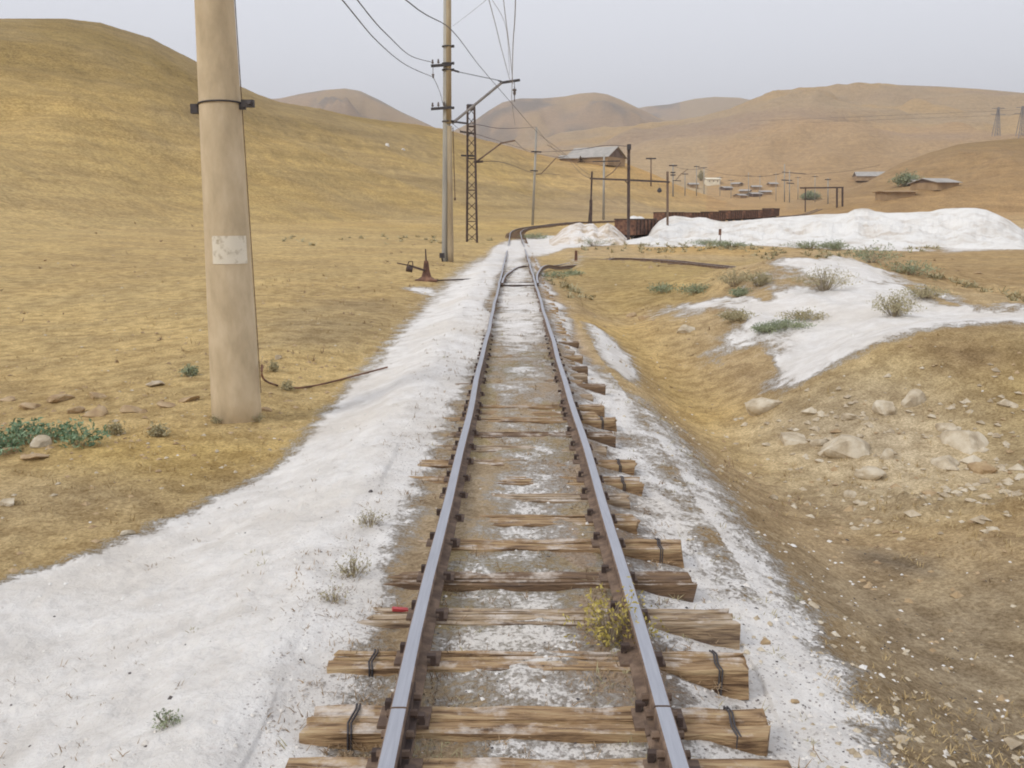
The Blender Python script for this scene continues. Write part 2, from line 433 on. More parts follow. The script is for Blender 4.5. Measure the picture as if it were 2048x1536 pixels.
W_REGIONS = [  # outline as seen, strength, softness
    ([(-500, 1330), (-250, 1240), (0, 1160), (150, 1110), (300, 1050), (420, 1000), (560, 925), (620, 850), (700, 765), (760, 700), (815, 640), (850, 600), (890, 562), (930, 530), (975, 510), (1040, 492), (1120, 480), (1195, 478),
      (1200, 490), (1120, 498), (1050, 507), (1003, 545), (980, 600), (958, 660), (935, 725), (908, 800), (885, 880), (856, 960), (822, 1040), (780, 1110), (742, 1190), (690, 1290), (645, 1400), (590, 1560), (480, 1900), (-400, 2300)], 1.0, .045),
    ([(1290, 628), (1340, 605), (1420, 590), (1490, 545), (1545, 518), (1620, 512), (1700, 512), (1770, 530), (1850, 572), (2048, 606), (2300, 640), (2300, 690), (2048, 652), (1850, 664), (1740, 700), (1640, 752), (1560, 792), (1500, 782), (1440, 748),
      (1380, 722), (1400, 690), (1440, 655), (1400, 640), (1330, 645)], .90, .05),
    ([(1500, 535), (1600, 520), (1500, 600), (1420, 650), (1380, 640), (1430, 590)], .62, .04),
    ([(1150, 640), (1215, 665), (1270, 712), (1300, 765), (1275, 775), (1225, 745), (1175, 700)], .8, .025),
    ([(1228, 775), (1290, 800), (1350, 850), (1430, 940), (1500, 1030), (1580, 1140), (1680, 1280), (1790, 1440), (1880, 1600), (1450, 1700), (1440, 1500), (1420, 1300), (1350, 1150), (1290, 1000), (1230, 880)], .92, .12),
    ([(1300, 880), (1400, 930), (1560, 1080), (1720, 1250), (1900, 1420), (2010, 1600), (1600, 1700), (1500, 1300), (1380, 1050)], .56, .20),
    ([(1340, 1000), (1430, 1100), (1520, 1250), (1640, 1420), (1740, 1600), (1520, 1600), (1480, 1400), (1400, 1200)], .92, .05),
    ([(1085, 560), (1140, 590), (1170, 640), (1140, 660), (1100, 600)], .62, .03),
    ([(775, 573), (880, 572), (905, 590), (840, 590)], .72, .02),
    ([(1130, 510), (1200, 512), (1180, 540), (1100, 530)], .60, .03),
    ([(1260, 490), (1300, 470), (1600, 478), (1800, 485), (1900, 505), (1700, 500), (1500, 492), (1300, 496)], .80, .03),
    ([(1780, 480), (1900, 440), (2048, 450), (2200, 470), (2200, 505), (2048, 500), (1870, 512)], .66, .03),
    ([(1105, 478), (1160, 468), (1240, 470), (1240, 484), (1150, 486)], .85, .03),
]
white = np.zeros(len(V))
for poly, st, soft in W_REGIONS:
    d = sdf(land(poly), VA, VL)
    white = np.maximum(white, st * np.clip(.5 + d / soft / 2, 0, 1))
# between and beside the rails: dust and litter mixed, patchy along the line
xr_ = vx - XC
inb = (1 - sstep(.42, .56, np.abs(xr_))) * (vy < 64) * (vy > -40)
stretchn = fbm(vx * 1.5, vy * .35, 3, 61)
midw = np.interp(vy, [3, 6, 9, 13, 17, 22, 30, 60], [.58, .56, .58, .63, .68, .74, .66, .5]) - .12 * np.abs(xr_) / .45
white = np.where(inb > .5, midw + stretchn * .22, white)
side = (np.abs(xr_) >= .46) & (xr_ > -1.02) & (xr_ < 1.25 - .1 * sstep(8, 14, vy)) & (vy < 60) & (vy > -40)
swl = np.interp(-xr_, [.46, .58, .72, .86, 1.02], [.50, .58, .74, .95, 1.0]) + stretchn * .5 + .06 * sstep(9, 16, vy)
swr = np.interp(xr_, [.46, .6, .8, 1.02], [.42, .54, .66, .72]) + stretchn * .4 - .5 * sstep(.72, 1.2, xr_) * sstep(9, 14, vy) + .35 * fbm(vx * 2, vy * .8, 3, 341) * sstep(9, 14, vy)
white = np.where(side & (xr_ < 0), np.clip(swl, 0, 1), np.where(side, np.maximum(swr, white * .8), white))
white = np.maximum(white, np.clip(1.5 * poly_w([(975, 530), (995, 500), (1030, 482), (1110, 472), (1200, 470), (1212, 490), (1120, 497), (1072, 508), (1030, 516), (1010, 535)], .03), 0, 1))
moundm = sstep(3, 4.2, vx) * sstep(12.5, 14, vy) * (1 - sstep(27, 32, vy)) * (vx < 16)
white = white - moundm * .34 * sstep(.0, .2, fbm(vx / .9, vy / 2.0, 4, 331)) 
for poly, k in (([(1290, 645), (1370, 645), (1450, 592), (1490, 600), (1440, 650), (1410, 690), (1340, 705)], .38), ([(1470, 665), (1560, 650), (1660, 632), (1640, 668), (1570, 700), (1450, 745), (1420, 705)], .30), ([(1500, 600), (1560, 560), (1640, 540), (1560, 590)], .3), ([(1440, 745), (1540, 700), (1560, 720), (1490, 775)], .4)):
    white = white * (1 - poly_w(poly, .035) * k)

T_REGIONS = [   # ground kinds, one also darkened for lens falloff: outline, colour, softness, strength
    ([(-600, 560), (-600, 700), (0, 1180), (600, 900), (850, 600), (1000, 520), (900, 470), (300, 455), (-300, 440)], (.54, .405, .235), .15, .8),
    ([(-600, 900), (0, 930), (500, 900), (560, 960), (400, 1010), (100, 1100), (-600, 1350)], (.47, .37, .26), .12, .8),
    ([(520, 640), (640, 600), (800, 600), (800, 650), (700, 700), (520, 690)], (.36, .275, .185), .03, .7),
    ([(100, 880), (500, 880), (620, 870), (560, 920), (380, 990), (100, 930)], (.50, .36, .16), .05, .7),
    ([(1150, 640), (1280, 640), (1340, 700), (1500, 830), (1600, 960), (1500, 950), (1400, 880), (1310, 780), (1230, 690)], (.57, .41, .18), .04, .9),
    ([(1480, 850), (1560, 790), (1700, 720), (1850, 668), (2100, 655), (2400, 700), (2400, 1150), (2100, 1000), (1800, 1060), (1620, 990)], (.50, .385, .20), .06, .85),
    ([(1540, 850), (1700, 800), (1860, 780), (2000, 840), (2040, 950), (1800, 1010), (1600, 950)], (.70, .61, .47), .10, .85),
    ([(1850, 700), (2300, 690), (2300, 1000), (1950, 850)], (.37, .275, .13), .06, .7),
    ([(1860, 690), (1940, 680), (2020, 715), (1980, 745), (1890, 735)], (.27, .185, .11), .04, .8),
    ([(1700, 1098), (1760, 1100), (1860, 1130), (1870, 1150), (1790, 1140), (1730, 1120)], (.15, .135, .12), .02, .85),
    ([(1500, 1000), (1700, 1040), (1900, 1180), (1960, 1400), (1780, 1300), (1600, 1120)], (.40, .32, .23), .1, .6),
    ([(1430, 340), (1560, 355), (1640, 372), (1600, 398), (1500, 398), (1420, 380)], (.42, .36, .30), .1, .7),
    ([(1200, 262), (1500, 246), (1800, 234), (2048, 222), (2048, 240), (1800, 246), (1500, 254), (1200, 268)], (.27, .20, .17), .03, .8),
    ([(1640, 1160), (1850, 1160), (2200, 1120), (2400, 1600), (1800, 1700), (1700, 1350)], (.35, .29, .215), .12, .8),  # grey brown soil, with the lens's corner darkening painted into its colour
    ([(1150, 515), (1480, 525), (1540, 515), (1400, 600), (1290, 620), (1180, 620), (1120, 540)], (.46, .345, .15), .04, .8),
    ([(1800, 500), (2300, 505), (2300, 600), (1900, 570), (1750, 530)], (.44, .315, .165), .04, .9),
    ([(1270, 488), (1500, 495), (1600, 500), (1480, 512), (1300, 508)], (.58, .40, .17), .02, .8),
]
tint = np.zeros((len(V), 3)); tint[:] = (.53, .40, .235)
for poly, c, soft, st in T_REGIONS:
    w_ = (poly_w(poly, soft) * st)[:, None]
    tint = tint * (1 - w_) + np.array(c) * w_
def mixm(mask, c, k=1.0):
    global tint
    mm = np.clip(mask * k, 0, 1)[:, None]
    tint = tint * (1 - mm) + np.array(c) * mm
# hills: grassy left hill, bare pinkish far hills, ochre right hill
azl = VA
hill_l = sstep(60, 110, vr) * (vr < 420)
mixm(hill_l * (azl < .35), (.50, .365, .185))
mixm(sstep(9, 30, vz) * (vr < 300) * (azl < .12), (.36, .265, .125), .95)
mixm(sstep(.12, .3, fbm(vx / 28, vy / 28, 4, 71) + .14) * hill_l * (azl < .4), (.42, .32, .20), .7)
mixm(sstep(200, 300, vr) * (azl < .22) * (azl > -.12) * (vr < 420), (.60, .36, .12), .7)
mixm((azl > .2) * sstep(110, 170, vr), (.46, .30, .15), .8)
mixm((azl > .28) * sstep(205, 260, vr) * (vr < 420), (.42, .29, .16), .95)
mixm((azl > .33) * sstep(16, 26, vz) * (vr < 420), (.33, .225, .095), .85)
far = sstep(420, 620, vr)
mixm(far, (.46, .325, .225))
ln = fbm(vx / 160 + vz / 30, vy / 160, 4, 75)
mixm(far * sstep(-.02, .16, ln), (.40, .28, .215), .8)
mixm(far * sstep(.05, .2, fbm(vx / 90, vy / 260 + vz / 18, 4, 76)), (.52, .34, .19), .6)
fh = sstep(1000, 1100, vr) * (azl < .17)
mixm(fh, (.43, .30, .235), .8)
mixm(fh * sstep(-.06, .10, fbm(vx / 60, vy / 60, 4, 78)), (.245, .205, .205), .8)  # grey purple patches: shade of the hill flanks painted into the tint
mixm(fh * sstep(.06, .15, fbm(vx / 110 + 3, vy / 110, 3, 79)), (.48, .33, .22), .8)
# under the track: brown litter
mixm((1 - sstep(.75, 1.2, xr_)) * (xr_ > -1.15) * (vy < 66) * (vy > -40), (.53, .425, .355), .95)
mixm((np.abs(xr_) < .45) * (vy < 66) * (vy > -40) * (fbm(vx * 2, vy * .9, 3, 81) > .08), (.47, .39, .25), .6)
# footpaths / sheep tracks across the left hill
def add_attr(name, arr, typ):
    a = me.attributes.new(name, typ, 'POINT')
    if typ == 'FLOAT': a.data.foreach_set('value', arr.astype(np.float32))
    else:
        a.data.foreach_set('color', np.column_stack([arr, np.ones(len(arr))]).astype(np.float32).ravel())
nearw = 1 - sstep(260, 420, vr)
tint[:, 2] *= 1 - nearw * (.16 - .13 * sstep(-.02, .10, VA)) - (1 - nearw) * .04
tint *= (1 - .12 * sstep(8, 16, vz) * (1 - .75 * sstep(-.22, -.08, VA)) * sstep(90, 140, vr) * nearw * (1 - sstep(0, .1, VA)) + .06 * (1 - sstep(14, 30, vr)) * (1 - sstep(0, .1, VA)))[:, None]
rgt = sstep(.26, .34, VA) * sstep(150, 215, vr) * (1 - sstep(420, 600, vr))
tint *= (1 - .18 * rgt)[:, None]
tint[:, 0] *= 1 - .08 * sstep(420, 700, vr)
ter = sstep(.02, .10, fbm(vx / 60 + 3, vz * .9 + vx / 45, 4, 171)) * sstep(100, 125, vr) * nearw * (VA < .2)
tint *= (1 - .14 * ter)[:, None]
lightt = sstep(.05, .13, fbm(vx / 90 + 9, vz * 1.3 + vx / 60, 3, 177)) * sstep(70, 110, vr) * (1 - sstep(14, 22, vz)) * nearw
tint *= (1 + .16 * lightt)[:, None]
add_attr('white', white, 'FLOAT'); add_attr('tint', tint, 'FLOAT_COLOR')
gravel = poly_w([(1200, 760), (1350, 850), (1500, 1000), (1700, 1250), (1900, 1600), (1300, 1800), (1350, 1300), (1250, 900)], .1)
gravel = np.maximum(gravel, (np.abs(xr_) < 1.1) * (vy < 60) * .8)
add_attr('grit', gravel, 'FLOAT')

gm = bpy.data.materials.new('dry_steppe_ground'); gm.use_nodes = True
N = gm.node_tree.nodes; Lk = gm.node_tree.links
bs = N['Principled BSDF']; bs.inputs['Roughness'].default_value = .95
bs.inputs['Specular IOR Level'].default_value = .15
def nnoise(scale, detail=6, rough=.6, stretch=(1, 1, 1), dist=0):
    tc = N.new('ShaderNodeTexCoord'); mp = N.new('ShaderNodeMapping'); mp.inputs['Scale'].default_value = stretch
    Lk.new(tc.outputs['Object'], mp.inputs['Vector'])
    nz = N.new('ShaderNodeTexNoise'); nz.inputs['Scale'].default_value = scale; nz.inputs['Detail'].default_value = detail
    nz.inputs['Roughness'].default_value = rough; nz.inputs['Distortion'].default_value = dist
    Lk.new(mp.outputs[0], nz.inputs['Vector']); return nz.outputs['Fac']
def math_(op, a, b=None, c=None, clamp=False):
    nd = N.new('ShaderNodeMath'); nd.operation = op; nd.use_clamp = clamp
    for i, v in enumerate((a, b, c)):
        if v is None: continue
        if isinstance(v, (int, float)): nd.inputs[i].default_value = v
        else: Lk.new(v, nd.inputs[i])
    return nd.outputs[0]
def remap(v, a, b, c, d, smooth=True):
    nd = N.new('ShaderNodeMapRange'); nd.interpolation_type = 'SMOOTHSTEP' if smooth else 'LINEAR'
    Lk.new(v, nd.inputs[0])
    for i, k in enumerate((a, b, c, d)): nd.inputs[i + 1].default_value = k
    return nd.outputs[0]
def mixc(f, a, b, mode='MIX'):
    nd = N.new('ShaderNodeMixRGB'); nd.blend_type = mode
    for i, v in enumerate((f, a, b)):
        if isinstance(v, (int, float)): nd.inputs[i].default_value = v
        elif isinstance(v, tuple): nd.inputs[i].default_value = (*v, 1)
        else: Lk.new(v, nd.inputs[i])
    return nd.outputs[0]
def attr(name):
    nd = N.new('ShaderNodeAttribute'); nd.attribute_name = name; return nd
n_big = nnoise(.03, 5); n_med = nnoise(.45, 6); n_s = nnoise(3.5, 7, .68); n_f = nnoise(34, 6, .78); n_strata = nnoise(.35, 5, .6, (.25, .25, 5.0), .6)
n_ff = nnoise(90, 3, .7)
tn = attr('tint').outputs['Color']
c1 = mixc(remap(n_med, .35, .65, 0, 1), mixc(1, tn, (.90, .90, .91), 'MULTIPLY'), mixc(1, tn, (1.10, 1.09, 1.05), 'MULTIPLY'))
c1 = mixc(remap(n_s, .36, .64, 0, 1), mixc(1, c1, (.76, .72, .66), 'MULTIPLY'), mixc(1, c1, (1.17, 1.17, 1.15), 'MULTIPLY'))
c1 = mixc(remap(n_f, .36, .64, 0, 1), mixc(1, c1, (.70, .66, .60), 'MULTIPLY'), mixc(1, c1, (1.22, 1.22, 1.22), 'MULTIPLY'))
c1 = mixc(remap(n_strata, .42, .6, .0, .8), c1, mixc(1, c1, (.86, .84, .84), 'MULTIPLY'))
# grit: dark and light specks
vor = N.new('ShaderNodeTexVoronoi'); vor.inputs['Scale'].default_value = 42
tc = N.new('ShaderNodeTexCoord'); Lk.new(tc.outputs['Object'], vor.inputs['Vector'])
speck = math_('MULTIPLY', math_('LESS_THAN', vor.outputs['Distance'], .28), math_('GREATER_THAN', n_f, .50))
wsum = math_('ADD', attr('white').outputs['Fac'], math_('MULTIPLY', math_('SUBTRACT', n_s, .5), .75))
wsum = math_('ADD', wsum, math_('MULTIPLY', math_('SUBTRACT', n_f, .5), .75))
wsum = math_('ADD', wsum, math_('MULTIPLY', math_('SUBTRACT', n_med, .5), .15))
wm = remap(wsum, .44, .66, 0, 1)
wc_ = mixc(remap(n_s, .35, .65, 0, 1), (.70, .67, .63), (.81, .79, .76))
wc_ = mixc(remap(n_f, .3, .5, 1, 0), wc_, mixc(1, wc_, (.93, .90, .88), 'MULTIPLY'))
wc_ = mixc(remap(n_med, .46, .62, 0, .55), wc_, (.66, .61, .54))
wc_ = mixc(remap(nnoise(1.6, 5, .65), .5, .68, 0, .6), wc_, (.60, .565, .52))
wc_ = mixc(remap(n_ff, .6, .72, 0, .5), wc_, (.50, .44, .38))
wc_ = mixc(math_('MULTIPLY', math_('MULTIPLY', speck, attr('grit').outputs['Fac']), .8), wc_, (.24, .20, .19))
colr = mixc(math_('MULTIPLY', wm, .96), c1, wc_)
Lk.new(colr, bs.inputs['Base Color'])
hsum = math_('ADD', math_('MULTIPLY', n_s, .5), math_('MULTIPLY', n_f, .16))
hsum = math_('ADD', hsum, math_('MULTIPLY', n_ff, .04))
hsum = math_('MULTIPLY', hsum, math_('SUBTRACT', 1.0, math_('MULTIPLY', wm, .45)))
bp = N.new('ShaderNodeBump'); bp.inputs['Strength'].default_value = .9; bp.inputs['Distance'].default_value = .16
Lk.new(hsum, bp.inputs['Height']); Lk.new(bp.outputs[0], bs.inputs['Normal'])
me.materials.append(gm)
go = bpy.data.objects.new('ground', me); COL.objects.link(go)
tag(go, kind='structure')

# ------------------------------------------------------------------ track
RAILH = .128
def rail_profile(top=0):
    # half outline from foot to head; x across, z up
    h = [(.055, -RAILH), (.055, -RAILH + .010), (.012, -RAILH + .024), (.009, -.040), (.028, -.030), (.031, -.026), (.031, -.006), (.026, -.001), (.015, top)]
    return h + [(-x, z) for x, z in reversed(h)]
def make_rail(path, name, label, z_off=0.0, step=.5):
    """sweep the rail section along a plan path of (x,y,z)"""
    P = [Vector(p) for p in path]
    prof = rail_profile()
    m = MB(); k = len(prof); vs = []
    for i, p in enumerate(P):
        d = P[min(i + 1, len(P) - 1)] - P[max(i - 1, 0)]; d.z = 0; d.normalize()
        s = Vector((d.y, -d.x, 0))
        for x, z in prof: vs.append(p + s * x + Vector((0, 0, z + z_off)))
    fs, mi = [], []
    for i in range(len(P) - 1):
        for j in range(k):
            fs.append((i * k + j, i * k + (j + 1) % k, (i + 1) * k + (j + 1) % k, (i + 1) * k + j))
            mi.append(1 if j in (7, 8, 9) else 0)
    fs.append(tuple(range(k - 1, -1, -1))); fs.append(tuple((len(P) - 1) * k + j for j in range(k))); mi += [0, 0]
    m.v = [tuple(v) for v in vs]; m.f = fs; m.m = mi
    o = m.build(name, [M['rust'], M['steel']])
    return tag(o, label, 'rail', 'rails of the narrow line')
JY = at(1065, 1412, 1).y
p_joint = ray(1065, 1414); JY = CAMZ / -p_joint.z * p_joint.y     # the rail joint, on the running surface
SW = 25.5                                                          # toe of the switch
def wob(y, s): return .006 * math.sin(y * .9 + s) + .004 * math.sin(y * 2.1 + s * 3)
def straight(x0, y0, y1, s, st=.6):
    n_ = max(2, int((y1 - y0) / st)); return [(x0 + wob(y, s), y, .003 * math.sin(y * 1.3 + s)) for y in np.linspace(y0, y1, n_)]
# plan of the line beyond 60 m: it bends right round the foot of the hill
ctl = [(XC, 55), (XC, 60)]
for px, py, D in [(1031, 474, 76), (1032, 467, 92), (1044, 461, 102), (1075, 455, 108), (1120, 449, 114), (1180, 444, 120), (1240, 440, 126), (1320, 438, 133), (1400, 437, 140), (1470, 435, 150), (1530, 434, 160), (1580, 428, 180), (1640, 422, 205)]:
    p = at(px, py, D); ctl.append((p.x, p.y))
def catmull(c, per=8):
    out = []
    for i in range(len(c) - 1):
        p0 = Vector(c[max(i - 1, 0)]); p1 = Vector(c[i]); p2 = Vector(c[i + 1]); p3 = Vector(c[min(i + 2, len(c) - 1)])
        for t in np.linspace(0, 1, per, endpoint=False):
            out.append(.5 * ((2 * p1) + (p2 - p0) * t + (2 * p0 - 5 * p1 + 4 * p2 - p3) * t * t + (3 * p1 - p0 - 3 * p2 + p3) * t ** 3))
    out.append(Vector(c[-1])); return out
FARLINE = catmull(ctl, 14)
def offset(path, off):
    out = []
    for i, p in enumerate(path):
        d = path[min(i + 1, len(path) - 1)] - path[max(i - 1, 0)]; d.normalize()
        out.append(p + Vector((d.y, -d.x)) * off)
    return out
farz = ground(np.array([p.x for p in FARLINE]), np.array([p.y for p in FARLINE]), False)
def farrail(off):
    o = offset(FARLINE, off)
    return [(p.x, p.y, 0 if FARLINE[i].y < 64 else max(0.0, float(farz[i]) + .18) * float(sstep(64, 80, FARLINE[i].y))) for i, p in enumerate(o)]
h = GAUGE / 2
fl = farrail(-h); fr = farrail(h)
make_rail(straight(XC - h, -3, JY - .006, 1), 'rail', 'short near end of the left rail below the joint, nearest the viewer')
make_rail(straight(XC + h, -3, JY + .004, 2), 'rail', 'short near end of the right rail below the joint, nearest the viewer')
LR = make_rail(straight(XC - h, JY + .006, 54.5, 1) + fl, 'rail', 'long left rail with shiny top running from the joint past the switch to the hill')
RRl = make_rail(straight(XC + h, JY + .016, 54.5, 2) + fr, 'rail', 'long right rail with shiny top running from the joint past the switch to the hill')

# fishplates at the joint
def fishplate(parent, x, y, inner):
    m = MB()
    s = inner
    m.box((x + s * .022, y, -.068), (.016, .50, .062))
    m.box((x + s * .036, y, -.098), (.03, .50, .012))
    o = m.build('fishplate', M['rust_dark'] if s > 0 else M['rust'], parent)
    for k in (-.19, -.07, .07, .19):
        b = MB(); b.tube([(x + s * .03, y + k, -.066), (x + s * .056, y + k, -.066)], .015, 6)
        b.build('bolt', M['rust'], o)
for par, x in ((LR, XC - h), (RRl, XC + h)):
    for s in (-1, 1): fishplate(par, x, JY, s)

# branch line turning off to the right
bc = [(XC, SW - 2), (XC + .02, SW + 1), (XC + .14, SW + 4), (XC + .5, SW + 8)]
for px, py, D in [(1108, 517, 36.5), (1150, 509, 39.5), (1200, 505, 41), (1262, 505, 41), (1330, 509, 40), (1400, 514, 38), (1470, 518, 36), (1540, 521, 34.5)]:
    p = at(px, py, D); bc.append((p.x, p.y))
BR = catmull(bc, 10)
bz = ground(np.array([p.x for p in BR]), np.array([p.y for p in BR]), False)
def branch(off):
    o = offset(BR, off); out = []
    for i, p in enumerate(o):
        t = float(sstep(XC + 1.0, XC + 3.5, np.array(BR[i].x)))
        k_ = float(sstep(XC + .5, XC + 1.2, np.array(BR[i].x)) * (1 - sstep(XC + 3.4, XC + 4.4, np.array(BR[i].x))))
        out.append((p.x, p.y, 0 * (1 - t) + (float(bz[i]) + .10) * t - .14 * k_))
    return out
bl = [(a_, b_, c_ - .045 * float(sstep(SW + 2, SW + 6, np.array(b_)))) for a_, b_, c_ in branch(-h + .07)]; br = branch(h + .07)
make_rail(bl[4:], 'rail', 'curved left rail of the branch line turning off right at the switch')
make_rail(br[4:], 'rail', 'curved right rail of the branch line, outside the main right rail at the switch')

# sleepers
def sleeper_mesh(L0, wdt, th, seed, nseg=14, grooves=3):
    rd = random.Random(seed)
    hw = wdt / 2
    prof = []
    # outline anticlockwise from lower left
    top = [(-hw, 0)]
    gs = sorted(rd.uniform(-hw * .75, hw * .75) for _ in range(grooves))
    for g in gs:
        dpt = rd.uniform(.02, .06); ww = rd.uniform(.005, .014)
        top += [(g - ww, 0), (g, -dpt), (g + ww, 0)]
    top += [(hw, 0)]
    prof = [(-hw * 1.02, -th)] + top + [(hw * 1.02, -th)]
    k = len(prof); vs = []
    for i in range(nseg + 1):
        x = -L0 / 2 + L0 * i / nseg
        jit = rd.uniform(-.006, .006); e = 1 if i in (0, nseg) else 0
        for j, (y, z) in enumerate(prof):
            yy = y + rd.uniform(-.005, .005) + jit; zz = z + (rd.uniform(-.005, .004) if z > -.07 else 0)
            if 0 < j < k - 1 and z < -.005: zz *= .35 + .65 * abs(math.sin(i * .7 + seed + j))
            xx = x + (rd.uniform(-.03, .012) * (1 if i else -1) if e else 0)
            vs.append((xx, yy, zz))
    fs = [(i * k + j, (i + 1) * k + j, (i + 1) * k + (j + 1) % k, i * k + (j + 1) % k) for i in range(nseg) for j in range(k)]
    fs.append(tuple(range(k))); fs.append(tuple(nseg * k + j for j in reversed(range(k))))
    m = MB(); m.v = vs; m.f = fs; m.m = [0] * len(fs); return m
def ydist(py, z=-.13):
    d = ray(1065, py); return (z - CAMZ) / d.z * d.y
# seen one by one near the camera: py of the top face middle, px of left end, px of right end, wire loops (l, r), label
NEAR = [
    (1545, 560, 1590, '', 'lowest split sleeper cut off by the bottom of the frame'),
    (1440, 612, 1534, 'lr', 'wire bound sleeper with split bare ends right under the rail joint'),
    (1320, 663, 1494, 'lr', 'wire bound sleeper with deep split, next beyond the joint, left end dusted white'),
    (1232, 720, 1468, '', 'squared sleeper with a long bare right end beside the yellow green weed'),
    (1156, 765, 1386, '', 'short dark ended sleeper just beyond the yellow green weed'),
    (1088, 790, 1364, 'r', 'sleeper with one wire loop round its bare right end, third beyond the weed'),
]
def fastenings(par, wdt):
    for s in (-1, 1):
        x = s * h
        p = MB(); p.box((x, 0, .006), (.19, wdt * .72, .012)); pl = p.build('rail_plate', M['rust'], par)
        for sx, sy in ((-1, .05), (1, -.05)):
            q_ = MB(); q_.box((x + sx * .07, sy, .022), (.022, .022, .04)); q_.box((x + sx * .062, sy, .044), (.036, .028, .012)); q_.build('spike', M['rust_dark'], pl)
def wire_loop(par, x, wdt, th):
    m = MB(); e = .007
    for k in range(2):
        xx = x + k * .012
        m.tube([(xx, -wdt / 2 - e, -th * .9), (xx + .004, -wdt / 2 - e, .002), (xx - .006, -wdt / 4, .010), (xx + .006, wdt / 4, .010), (xx, wdt / 2 + e, .002), (xx, wdt / 2 + e, -th * .9)], .0042, 5)
    m.build('wire_band', M['iron'], par)
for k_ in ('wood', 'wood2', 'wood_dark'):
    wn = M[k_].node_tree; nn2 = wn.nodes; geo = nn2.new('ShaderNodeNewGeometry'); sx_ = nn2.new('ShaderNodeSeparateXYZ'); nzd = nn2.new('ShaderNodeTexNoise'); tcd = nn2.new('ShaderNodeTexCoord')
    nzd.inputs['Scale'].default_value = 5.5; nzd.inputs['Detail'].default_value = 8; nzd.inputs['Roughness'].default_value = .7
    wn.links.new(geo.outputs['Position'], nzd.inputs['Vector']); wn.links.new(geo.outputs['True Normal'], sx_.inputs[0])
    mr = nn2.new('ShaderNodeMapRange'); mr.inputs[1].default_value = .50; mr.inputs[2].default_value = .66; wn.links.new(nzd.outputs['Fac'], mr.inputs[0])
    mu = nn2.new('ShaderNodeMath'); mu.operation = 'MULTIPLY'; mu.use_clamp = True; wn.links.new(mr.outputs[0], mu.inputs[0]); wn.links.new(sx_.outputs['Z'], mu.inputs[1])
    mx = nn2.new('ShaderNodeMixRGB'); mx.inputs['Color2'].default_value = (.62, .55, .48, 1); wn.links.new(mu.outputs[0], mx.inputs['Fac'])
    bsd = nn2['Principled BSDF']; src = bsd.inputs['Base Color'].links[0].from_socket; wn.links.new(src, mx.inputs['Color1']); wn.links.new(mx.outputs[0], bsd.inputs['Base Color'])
def place_sleeper(i, y, xl, xr2, label, wires='', parts=True, material=None, rz=0, wdt=None, z=-.13):
    L0 = xr2 - xl; wd = wdt or random.uniform(.165, .20)
    root = empty('railway_sleeper', (XC, y, z), rz)
    tag(root, label, 'sleeper', 'sleepers under the main track')
    m = sleeper_mesh(L0, wd, .13, i * 7 + 3, nseg=14 if parts else 5, grooves=3 if parts else 1)
    o = m.build('timber', material or random.choice([M['wood'], M['wood2'], M['wood']]), root)
    o.location.x = (xl + xr2) / 2 - XC
    if parts: fastenings(root, wd)
    cx_ = (xl + xr2) / 2 - XC
    if 'l' in wires: wire_loop(root, cx_ - L0 / 2 + .17, wd, .13)
    if 'r' in wires: wire_loop(root, cx_ + L0 / 2 - .14, wd, .13)
    return root
def xat(px, py, z):
    d = ray(px, py); t = (z - CAMZ) / d.z; return d.x * t
ys = []
for i, (py, pl_, pr_, wi, lab) in enumerate(NEAR):
    y = ydist(py); ys.append(y)
    place_sleeper(i, y, xat(pl_, py, -.13), xat(pr_, py, -.13), lab, wi, True, M['wood2'] if i == 3 else (M['wood_dark'] if i == 4 else None), random.uniform(-.012, .012))
for y in (ys[0] - .5, ys[0] - 1.0):
    pass
RIGHTS = {960: 1282, 925: 1272, 868: 1228, 838: 1232, 812: 1208, 770: 1212, 735: 1176, 712: 1165, 684: 1157}
RL = {960: 'wire bound dark sleeper end sticking out right, first beyond the dusty gap', 925: 'wire bound sleeper end just behind the first one beyond the dusty gap',
      868: 'dark short sleeper end half buried in white dust on the right', 838: 'pale sleeper end in white dust with brown weeds beyond it', 812: 'broken sleeper end in dust, right of the rail, mid distance',
      770: 'wide dark sleeper end, farther of a close pair', 735: 'dark sleeper end on the right, before the last bare block', 712: 'low sleeper end with dust on top behind the dark pair', 684: 'last bare dark sleeper block right of the rail before the weeds'}
ORD = 'first second third fourth fifth sixth seventh eighth ninth tenth eleventh twelfth thirteenth fourteenth fifteenth sixteenth'.split(); bur = 0
y = ys[-1]; done = [ydist(k) for k in RIGHTS]; cnt = 0; kk = list(RIGHTS)
py_next = []
y += .46; i = 20
while y < 62:
    i += 1
    j = int(np.argmin([abs(y - d_) for d_ in done])) if done else -1
    if y < 14.5 and abs(y - done[j]) < .24:
        k = kk[j]; yy = done[j]
        place_sleeper(i, yy, XC - .8 + random.uniform(-.05, .05), xat(RIGHTS[k], k, -.13), RL[k], 'r' if k in (960, 925, 838) else '', True, M['wood_dark'] if k in (770, 735, 684, 868) else M['wood'], random.uniform(-.02, .02))
        done[j] = -99
    elif y < 14.5:
        place_sleeper(i, y, XC - random.uniform(.72, .84), XC + random.uniform(.68, .8), f'{ORD[min(bur, 15)]} half buried sleeper without bare right end, counted away from the weed', '', True, None, random.uniform(-.02, .02), z=-.138); bur += 1
    else:
        place_sleeper(i, y, XC - random.uniform(.74, .86), XC + random.uniform(.74, .86), 'distant sleeper seen as a faint dark line across the dusty track', '', False, None, random.uniform(-.02, .02), z=-.136)
    y += random.uniform(.42, .5)
# extra near sleepers behind / below the frame
place_sleeper(90, ys[0] - .5, XC - .8, XC + .85, 'sleeper below the bottom edge, nearest of all to the viewer')
